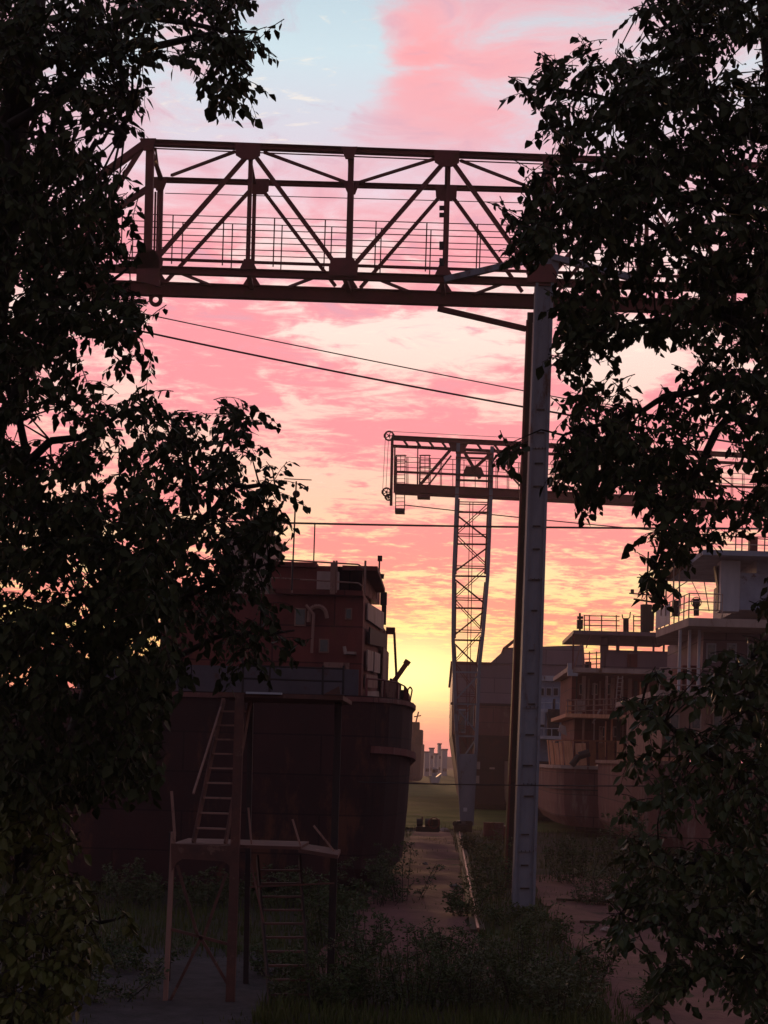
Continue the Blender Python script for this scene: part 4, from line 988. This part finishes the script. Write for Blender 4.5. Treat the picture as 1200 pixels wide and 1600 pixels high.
def canopy(name, label, cat, rows, depth, trunk, limbs, seed, dens=7, leafL=.085, holes=(), leaf='leaf', extra=(), group=None, droop=.6, nl=9):
    rnd = random.Random(seed); base = trunk[0].copy(); base.z = 0
    r = emp(name, base, label, cat, group)
    tb = MB(); tb.path(trunk, trunk_r(seed), 10, trunk_r(seed)*.45)
    tr = tb.build('trunk', 'bark', r, smooth=True)
    skel = []
    for lm in limbs:
        lb = MB(); pts = [Vector(p) for p in lm]
        fine_ = []
        for a, c in zip(pts[:-1], pts[1:]):
            for i in range(5):
                q = a.lerp(c, i/5); q += Vector((rnd.uniform(-.03,.03), rnd.uniform(-.03,.03), rnd.uniform(-.03,.03))); fine_.append(q)
        fine_.append(pts[-1]); lb.path(fine_, .035, 6, .008); lb.build('limb', 'bark', r, smooth=True); skel += fine_[2:]
    b = MB(); tw = MB(); tg = MB(); cells = []
    for (y0, y1, segs) in rows:
        for (x0, x1, k) in segs:
            area = (x1-x0)*(y1-y0)/1600*k*dens; n = int(area) + (rnd.random() < area % 1)
            for _ in range(n):
                x = rnd.uniform(x0+10, max(x0+12, x1-18)); y = rnd.uniform(y0, y1)
                ok = True
                for (hx, hy, hrx, hry, hk) in holes:
                    if ((x-hx)/hrx)**2+((y-hy)/hry)**2 < 1 and rnd.random() < hk+.5*(1-hk): ok = False; break
                if not ok: continue
                # break the mass into clumps
                if noise.noise(Vector((x/46, y/40, seed))) < -.22 and rnd.random() < .85: continue
                if noise.noise(Vector((x/17, y/17, seed+5))) < -.25 and rnd.random() < .9: continue
                d = rnd.uniform(*depth); cells.append((x, y, d))
    for (x, y, d) in cells:
        c = P(x, y, d); out = Vector((0,0,0))
        if skel:
            q = min(skel, key=lambda s_: (s_-c).length_squared); v = c-q
            if v.length > .02: out = v.normalized()
            if v.length < .5 and rnd.random() < .5: tg.path([q, q.lerp(c, .5)+Vector((rnd.uniform(-.03,.03),0,rnd.uniform(0,.06))), c], .008, 3, .003)
        twig(b, tw, c, rnd, rnd.uniform(.16,.3), leafL, nl, droop, out)
    for (x, y, d, ox, oz) in extra:
        twig(b, tw, P(x,y,d), rnd, .3, leafL, nl+1, droop*.7, Vector((ox,0,oz)))
    b.build('crown', leaf, r)
    tw.v += []; base_i = len(tw.v); tw.add(tg.v, tg.f); tw.build('twigs', 'bark', r)
    return r
def trunk_r(s): return {1:.17, 2:.09, 3:.20, 4:.10, 5:.05}.get(s, .1)

PPs = lambda pts, d: [P(x,y,d) for x, y in pts]
def trees():
    # upper left tree
    rows = [(-40,0,[(-60,410,1)]), (0,40,[(-60,250,1.0),(250,380,.75)]), (40,80,[(-60,250,1.1),(250,412,.85)]), (80,120,[(-60,235,1.1),(280,398,1.05)]), (120,160,[(-60,235,1.0),(325,400,.8)]),
      (160,200,[(-60,140,.9),(140,200,.45)]), (200,240,[(-60,172,1.1)]), (240,280,[(-60,175,1.2)]), (280,320,[(-60,200,1.2)]), (320,360,[(-60,198,1.25)]), (360,400,[(-60,200,1.3)]),
      (400,440,[(-60,212,1.3)]), (440,480,[(-60,232,1.25)]), (480,520,[(-60,222,1.2)]), (520,560,[(-60,225,.9)]), (560,600,[(-60,235,.9)]), (600,640,[(-60,262,.95)]), (640,680,[(-60,262,.85)]),
      (680,760,[(-60,262,.9)]), (760,840,[(-60,275,1.2)]), (840,960,[(-60,290,1.4)]), (960,1060,[(-60,300,1.3)]), (1060,1230,[(-60,262,1.1)])]
    holes = [(38,150,28,34,.95),(10,160,20,30,.8),(128,535,22,26,.9),(135,570,26,28,.9),(175,600,30,22,.6),(70,650,30,34,.85),(105,672,26,26,.7),(125,622,18,18,.9),(45,695,22,26,.8),(172,690,16,34,.8),(190,735,30,24,.6),(185,655,26,20,.7),(200,30,20,20,.7),(300,30,18,22,.6),(270,20,22,20,.5),(132,740,20,20,.7),(20,420,18,10,.5),(90,690,20,20,.5),(195,95,18,26,.5),(15,210,20,20,.8)]
    d = 9.2
    trunk = [P(-130,2240,9.9), P(-120,1800,9.8), P(-90,1200,9.7), P(-40,700,9.6), P(20,200,9.5), P(60,-60,9.4)]; trunk[0].z = 0
    limbs = [PPs([(-40,700),(90,520),(200,420)],9.5), PPs([(0,350),(120,250),(185,190)],9.4), PPs([(20,200),(180,70),(330,60),(395,110)],9.3), PPs([(30,120),(220,20),(400,50)],9.4), PPs([(90,900),(20,600),(-30,400)],9.6), PPs([(-20,500),(60,250),(110,60)],9.4), PPs([(-85,1100),(120,940),(270,850)],9.5), PPs([(-45,760),(120,680),(240,620)],9.4), PPs([(180,215),(190,205),(205,165)],8.9)]
    extra = [(405,60,9,1,-.2),(412,45,9.1,1,0),(396,120,9,1,-.6),(388,140,9,.6,-1),(350,140,9,0,-1),(225,130,9.1,1,-.4),(205,345,9,1,-.6),(208,330,9.2,1,-.3),(225,495,9,1,-.8),(228,540,9,1,-.7),(232,575,9,1,-.5),(198,185,9,1,.1),(185,178,9.1,1,.3),(235,640,9,1,.3),(190,265,9,1,.1),(205,395,9,1,-.3)]
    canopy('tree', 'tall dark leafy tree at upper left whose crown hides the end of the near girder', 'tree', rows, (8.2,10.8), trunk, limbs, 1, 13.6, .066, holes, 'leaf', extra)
    # left tree, the bough leaning in front of the maroon ship
    rows = [(612,640,[(345,395,.35)]), (640,680,[(245,330,.9),(335,408,.95)]), (680,720,[(240,408,.95)]), (720,760,[(235,440,.95)]), (760,800,[(235,456,1.0)]), (800,840,[(250,440,1.0)]), (840,880,[(260,432,.95)]), (880,920,[(265,425,.65)]), (920,960,[(270,400,.6),(400,450,.25)]), (960,1000,[(275,470,.45)]), (1000,1050,[(275,330,.8),(330,480,.22)]), (1050,1110,[(240,280,.7)]), (1110,1200,[(225,262,.5)])]
    holes = [(330,785,16,24,.95),(373,793,8,22,.9),(302,715,20,14,.7),(300,735,20,10,.6),(385,680,20,16,.6),(395,735,30,12,.6),(420,745,20,14,.5),(345,690,24,14,.5),(265,655,20,14,.5),(440,770,20,12,.4)]
    trunk = [P(-40,2050,12.0), P(-20,1700,12.0), P(60,1300,11.8), P(160,1020,11.6), P(275,850,11.4)]; trunk[0].z = 0
    limbs = [PPs([(200,960),(320,800),(355,660)],11.4), PPs([(275,850),(370,760),(445,765)],11.2), PPs([(180,1000),(350,900),(420,880)],11), PPs([(140,1080),(330,1000),(460,985)],11.5), PPs([(290,800),(290,700),(265,650)],11.5)]
    extra = [(345,640,11,.3,1),(360,632,11,.4,1),(405,650,11,1,.5),(408,690,11,1,0),(440,725,11,1,.4),(452,745,11,1,.2),(458,770,11,1,-.5),(445,800,11,1,-1),(435,830,11,.8,-1),(432,865,11,.8,-1),(428,880,11,1,-.6),(300,640,11,0,1),(280,650,11,-.2,1),(415,640,11,1,.4)]
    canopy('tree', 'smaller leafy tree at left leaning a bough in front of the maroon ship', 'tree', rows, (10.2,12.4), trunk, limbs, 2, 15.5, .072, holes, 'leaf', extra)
    # lower left shrub, light on its leaves put into a yellowish colour
    rows = [(1160,1200,[(-60,220,.5)]), (1200,1240,[(-60,135,.65)]), (1240,1280,[(-60,125,.75)]), (1280,1320,[(-60,130,.75)]), (1320,1360,[(-60,120,.75)]), (1360,1400,[(-60,165,.8)]), (1400,1440,[(-60,208,.8)]), (1440,1480,[(-60,185,1)]), (1480,1520,[(-60,150,1.1)]), (1520,1560,[(-60,140,1.1)]), (1560,1640,[(-60,120,1.1)])]
    trunk = [P(-20,1990,10.5), P(0,1750,10.5), P(20,1500,10.4), P(30,1300,10.3)]; trunk[0].z = 0
    limbs = [PPs([(20,1500),(100,1440),(195,1430)],10.2), PPs([(28,1350),(70,1280),(115,1240)],10.2), PPs([(10,1600),(70,1540),(130,1500)],10)]
    canopy('shrub', 'leafy shrub coloured as if lit in the lower left corner beside the stair tower', 'shrub', rows, (9.2,11.2), trunk, limbs, 5, 14, .08, (), 'leaf3', [(200,1425,10,1,-.2),(205,1440,10,1,-.5),(110,1300,10,.5,-1),(105,1320,10,.5,-1)])
    # upper right tree
    rows = [(-40,0,[(990,1260,1)]), (0,40,[(1040,1260,.9),(990,1030,.3)]), (40,80,[(905,930,.3),(1010,1260,1.0)]), (80,120,[(840,900,.55),(900,1260,1.0)]), (120,160,[(815,1260,1.0)]), (160,200,[(848,1260,1.1)]), (200,240,[(865,915,.6),(925,1260,1.05)]), (240,280,[(832,1260,1.1)]),
      (280,320,[(815,870,.75),(870,1260,1.15)]), (320,360,[(790,1260,1.0)]), (360,400,[(795,865,.8),(880,1260,1.1)]), (400,440,[(880,1260,.95)]), (440,480,[(872,1260,1.1)]), (480,520,[(870,1260,1.1)]), (520,560,[(870,1005,1.0),(1020,1090,.5),(1090,1260,.9)]), (560,590,[(870,905,.5),(930,970,.5),(1060,1260,1.0)]),
      (600,640,[(900,1010,.65),(1030,1260,1.05)]), (640,680,[(872,1260,.95)]), (680,720,[(782,822,.35),(862,1260,1.0)]), (720,760,[(865,1260,.95)]), (760,800,[(875,960,.35),(1000,1260,.9)]), (800,830,[(1005,1175,.8),(1175,1260,.3)]), (830,870,[(1018,1085,.95)]), (870,910,[(1012,1050,.6),(1195,1260,.5)]), (910,950,[(1012,1030,.25),(1185,1260,.6)])]
    holes = [(1135,85,34,26,.9),(1110,110,20,18,.6),(1125,165,26,16,.7),(960,200,18,14,.8),(1020,190,12,20,.6),(930,235,22,10,.7),(870,265,14,14,.7),(1050,385,30,18,.8),(1105,380,26,22,.8),(1045,420,20,22,.95),(985,390,24,14,.8),(935,385,18,16,.8),(960,410,30,12,.6),(995,458,38,10,.7),(1040,465,26,12,.95),(910,460,12,10,.7),(1000,560,50,45,.97),(1040,545,40,24,.8),(1120,525,30,12,.7),(960,575,50,22,.95),(1108,640,18,26,.9),(1110,680,26,20,.8),(1175,620,20,20,.7),(1180,660,22,20,.7),(1165,735,26,26,.9),(1095,765,12,14,.9),(1130,800,30,16,.7),(1040,740,14,14,.6),(975,745,24,16,.8),(945,650,20,16,.6),(1060,800,20,12,.5),(1170,830,28,22,.8),(985,705,22,8,.6),(1170,560,26,20,.6)]
    trunk = [P(1330,2240,10), P(1325,1700,9.9), P(1310,1200,9.8), P(1280,700,9.7), P(1230,200,9.6), P(1200,-60,9.5)]; trunk[0].z = 0
    limbs = [PPs([(1272,640),(1135,600),(1000,640),(880,680)],9.2), PPs([(1255,460),(1130,420),(980,330),(820,350)],9.0), PPs([(1240,330),(1128,300),(1000,170),(830,130)],9.2), PPs([(1230,230),(1125,200),(1060,60),(1010,0)],9.3), PPs([(1278,680),(1138,650),(1060,780),(1020,890)],9.1), PPs([(1262,540),(1132,500),(1000,500),(890,530)],9.4), PPs([(1265,600),(1230,500),(1240,420)],9.5), PPs([(1285,780),(1240,850),(1210,930)],9.3), PPs([(1240,350),(1138,330),(950,260),(850,270)],9)]
    extra = [(822,135,9,-1,.1),(835,115,9,-1,.3),(850,100,9.1,-1,.4),(915,65,9,-.2,1),(905,80,9,-.4,.8),(860,185,9,-1,-.6),(870,200,9,-.6,-1),(800,340,9,-1,-.3),(805,375,9,-1,-1),(825,385,9,-.2,-1),(795,320,9,-1,.2),(890,575,9,0,-1),(905,565,9,0,-1),(945,590,9,0,-1),(960,590,9,.2,-1),(800,690,9,-1,.2),(795,700,9,-1,-.4),(1020,900,9,-.5,-1),(1025,880,9,-.7,-1),(1008,830,9,-1,-.4),(995,10,9,-1,-.4),(845,250,9,-1,.3),(880,630,9,-1,.4),(920,610,9,-.6,.7),(960,610,9,-.2,1),(838,262,9,-.4,-1)]
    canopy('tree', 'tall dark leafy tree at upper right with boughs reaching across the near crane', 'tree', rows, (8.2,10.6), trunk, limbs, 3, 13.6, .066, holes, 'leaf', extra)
    # lower right tree
    rows = [(965,1005,[(1165,1260,.8)]), (1005,1040,[(1115,1260,.85)]), (1040,1080,[(1010,1080,.3),(1080,1260,.95)]), (1080,1120,[(975,1060,.5),(1060,1260,.95)]), (1120,1180,[(975,1040,.5),(1040,1260,.9)]), (1180,1240,[(978,1260,.75)]), (1240,1300,[(975,1010,.5),(1010,1100,.45),(1100,1260,.9)]), (1300,1360,[(970,1080,.7),(1080,1260,1)]), (1360,1420,[(965,1260,1)]), (1420,1470,[(955,1000,.6),(1000,1260,1.1)]), (1470,1510,[(1000,1260,1.1)]), (1510,1550,[(1030,1085,.9),(1110,1260,1)]), (1550,1580,[(1000,1060,.3),(1160,1260,.8)])]
    holes = [(1060,1180,34,26,.6),(1070,1290,40,22,.7),(1100,1110,30,24,.5),(1090,1060,20,16,.4)]
    trunk = [P(1330,2080,11.3), P(1300,1700,11.2), P(1260,1400,11), P(1210,1150,10.8)]; trunk[0].z = 0
    limbs = [PPs([(1200,1400),(1080,1350),(985,1330)],10.5), PPs([(1190,1250),(1080,1150),(1000,1110)],10.5), PPs([(1205,1480),(1080,1460),(970,1430)],10.4), PPs([(1180,1150),(1165,1060),(1190,1000)],10.7), PPs([(1205,1500),(1100,1520),(1050,1560)],10.3)]
    extra = [(985,1090,10.5,-1,.3),(980,1150,10.5,-1,-.3),(975,1200,10.5,-1,-.5),(970,1330,10.4,-1,0),(968,1420,10.4,-1,-.2),(950,1425,10.4,-1,-.1),(1035,1530,10.3,-.4,-1),(1060,1545,10.3,0,-1),(1010,1570,10.3,-1,0),(930,1465,10.4,-1,.2)]
    canopy('tree', 'lower leafy tree at right in front of the pale ships and the path', 'tree', rows, (9.6,11.9), trunk, limbs, 4, 13, .075, holes, 'leaf2', extra)
trees()

def bush(px, py, d, w, h, label, seed, n=130, leafL=.07, leaf='weed', cat='bush', name='bush', group=None):
    """w, h in metres; grows from the ground at pixel column px, depth d"""
    rnd = random.Random(seed); c = P(px, py, d); c.z = GH(c.x, d)
    r = emp(name, c, label, cat, group); st = MB(); lf = MB(); k = max(6, int(n/9))
    for i in range(k):
        a = rnd.uniform(0, 6.283); rr = w*.5*math.sqrt(rnd.random()); rr = min(rr, w*.5); hh = h*rnd.uniform(.55,1.05)*(1-.35*(rr/(w*.5))**2)
        p0 = c + Vector((math.cos(a)*rr*.5, math.sin(a)*rr*.5, -.03)); p1 = c + Vector((math.cos(a)*rr*.85, math.sin(a)*rr*.85, hh*.6)); p2 = c + Vector((math.cos(a)*rr+rnd.uniform(-.1,.1), math.sin(a)*rr, hh))
        st.path([c+Vector((0,0,-.06)),p0,p1,p2], .012, 4, .004)
        for j in range(int(n/k)+1):
            t = rnd.uniform(.12,1); q = p0.lerp(p1, t/.6) if t < .6 else p1.lerp(p2, (t-.6)/.4)
            q = q + Vector((rnd.uniform(-.12,.12), rnd.uniform(-.12,.12), rnd.uniform(-.05,.1)))
            for _ in range(13):
                aa = rnd.uniform(0, 6.283); dd = Vector((math.cos(aa), math.sin(aa), rnd.uniform(-.5,.8))).normalized(); nn = Vector((rnd.uniform(-1,1), rnd.uniform(-1,1), rnd.uniform(.1,1))).normalized()
                l = leafL*rnd.uniform(.6,1.3); leafquads(lf, q+dd*rnd.uniform(.01,.1), dd, nn, l, l*.45, .2)
    st.build('stems', 'bark', r); lf.build('foliage', leaf, r); return r
def bushes():
    g = 'weeds and bushes growing over the yard'
    B = [
     (130,1600,24,2.6,.9,'weeds at the bottom left in front of the pale gravel',150,.07,'leaf2'),
     (215,1540,28,2.2,.7,'low weeds on the gravel left of the stair tower',110,.07,'weed'),
     (440,1560,27.5,1.8,.8,'low weeds among the legs of the stair tower',120,.07,'weed'),
     (510,1600,24.4,1.4,1.1,'weeds at the bottom beside the right leg of the stair tower',150,.07,'weed'),
     (870,1600,23.8,1.4,1.1,'leafy weeds at the bottom edge by the right hand path',150,.075,'leaf2'),
     (700,1560,27.5,1.8,1.1,'weeds in front of the near end of the rail',150,.07,'weed'),
     (725,1450,38.5,1.3,1.0,'weed clump swallowing the near end of the crane rail',120,.08,'weed'),
     (205,1440,40,3.0,1.1,'low weeds added as shade below the maroon hull left of the stair tower',150,.10,'leaf2'),  # clumps below the hull are added to stand in for deep shade
     (330,1445,40,3.0,1.0,'low weeds added as shade below the maroon hull seen through the stair tower',150,.10,'leaf2'),
     (450,1440,40,2.6,1.2,'low weeds added as shade below the maroon hull behind the lower stair flight',150,.10,'leaf2'),
     (905,1365,50,2.4,1.9,'rounded bush left of the stained ship hull, beside the column',160,.10,'weed'),
     (985,1330,54,2.6,2.6,'dark rounded bush below the stern of the stained ship',170,.11,'leaf2'),
     (775,1400,44,1.7,1.9,'bush growing against the left side of the crane column',150,.09,'weed'),
     (765,1340,58,1.8,1.3,'yellowish bush behind the rail near the far crane foot',110,.09,'leaf3'),
     (800,1500,37.2,1.7,.55,'green bush hiding the foot of the crane column',150,.08,'weed'),
     (850,1500,33,1.3,1.0,'low bush right of the column foot at the path edge',110,.07,'weed'),
     (905,1570,26.5,1.3,1.25,'tall weed clump at the left edge of the right hand path',150,.07,'weed'),
     (820,1600,25.5,1.7,1.5,'broad weed clump at the bottom, right of the middle',170,.07,'weed'),
     (735,1600,25,1.4,1.2,'weed clump at the bottom below the end of the rail',140,.07,'leaf2'),
     (650,1600,24.6,1.5,1.35,'weed clump with small pale leaves at the bottom centre',160,.06,'weed'),
     (575,1600,25.2,1.3,1.3,'weed clump at the bottom just right of the stair tower',140,.07,'leaf2'),
     (560,1520,30,1.9,1.2,'weed clump on the left edge of the dirt path',140,.07,'weed'),
     (515,1470,32,1.5,1.6,'leafy climber around the right hand leg of the stair tower',150,.09,'weed'),
     (690,1520,31,1.6,.8,'low weeds growing on the near end of the dirt path',110,.06,'weed'),
     (630,1420,42.5,2.2,2.1,'dark bush under the starboard quarter of the maroon ship',110,.08,'leaf2'),
     (585,1440,41,2.2,1.7,'dark bush under the stern of the maroon ship',130,.08,'leaf2'),
     (1010,1600,25,.9,.5,'small weed clump low on the right hand path',70,.06,'weed'),
     (470,1600,24.0,1.2,.7,'low weeds at the foot of the lower stair flight',100,.06,'leaf2'),
     (935,1420,43,1.5,1.0,'bush on the far right side of the right hand path',110,.08,'leaf2'),
     (1075,1400,46,3.2,2.2,'wide dark bush behind the lower right tree',170,.11,'leaf2'),
     (735,1330,66,1.0,.9,'small bush against the rail just below the far crane bogie',80,.09,'weed'),
    ]
    for i, (px,py,d,w,h,lab,n,l,m) in enumerate(B):
        bush(px, py, d, w, h, lab, 100+i, n, l, m, group=g)
bushes()

def haze():  # thin haze, its pink tint also imitates veil glare in the lens
    b = MB(); b.box((-360,-32,-1.3), (360,715,24)); m = bpy.data.materials.new('veil_haze'); m.use_nodes = True
    nt = m.node_tree; nt.nodes.clear(); o = nt.nodes.new('ShaderNodeOutputMaterial'); v = nt.nodes.new('ShaderNodeVolumePrincipled')
    v.inputs['Color'].default_value = (.97,.80,.84,1); v.inputs['Density'].default_value = .0005; v.inputs['Anisotropy'].default_value = .5
    nt.links.new(v.outputs[0], o.inputs['Volume']); b.build('haze', m, kind='stuff')
haze()
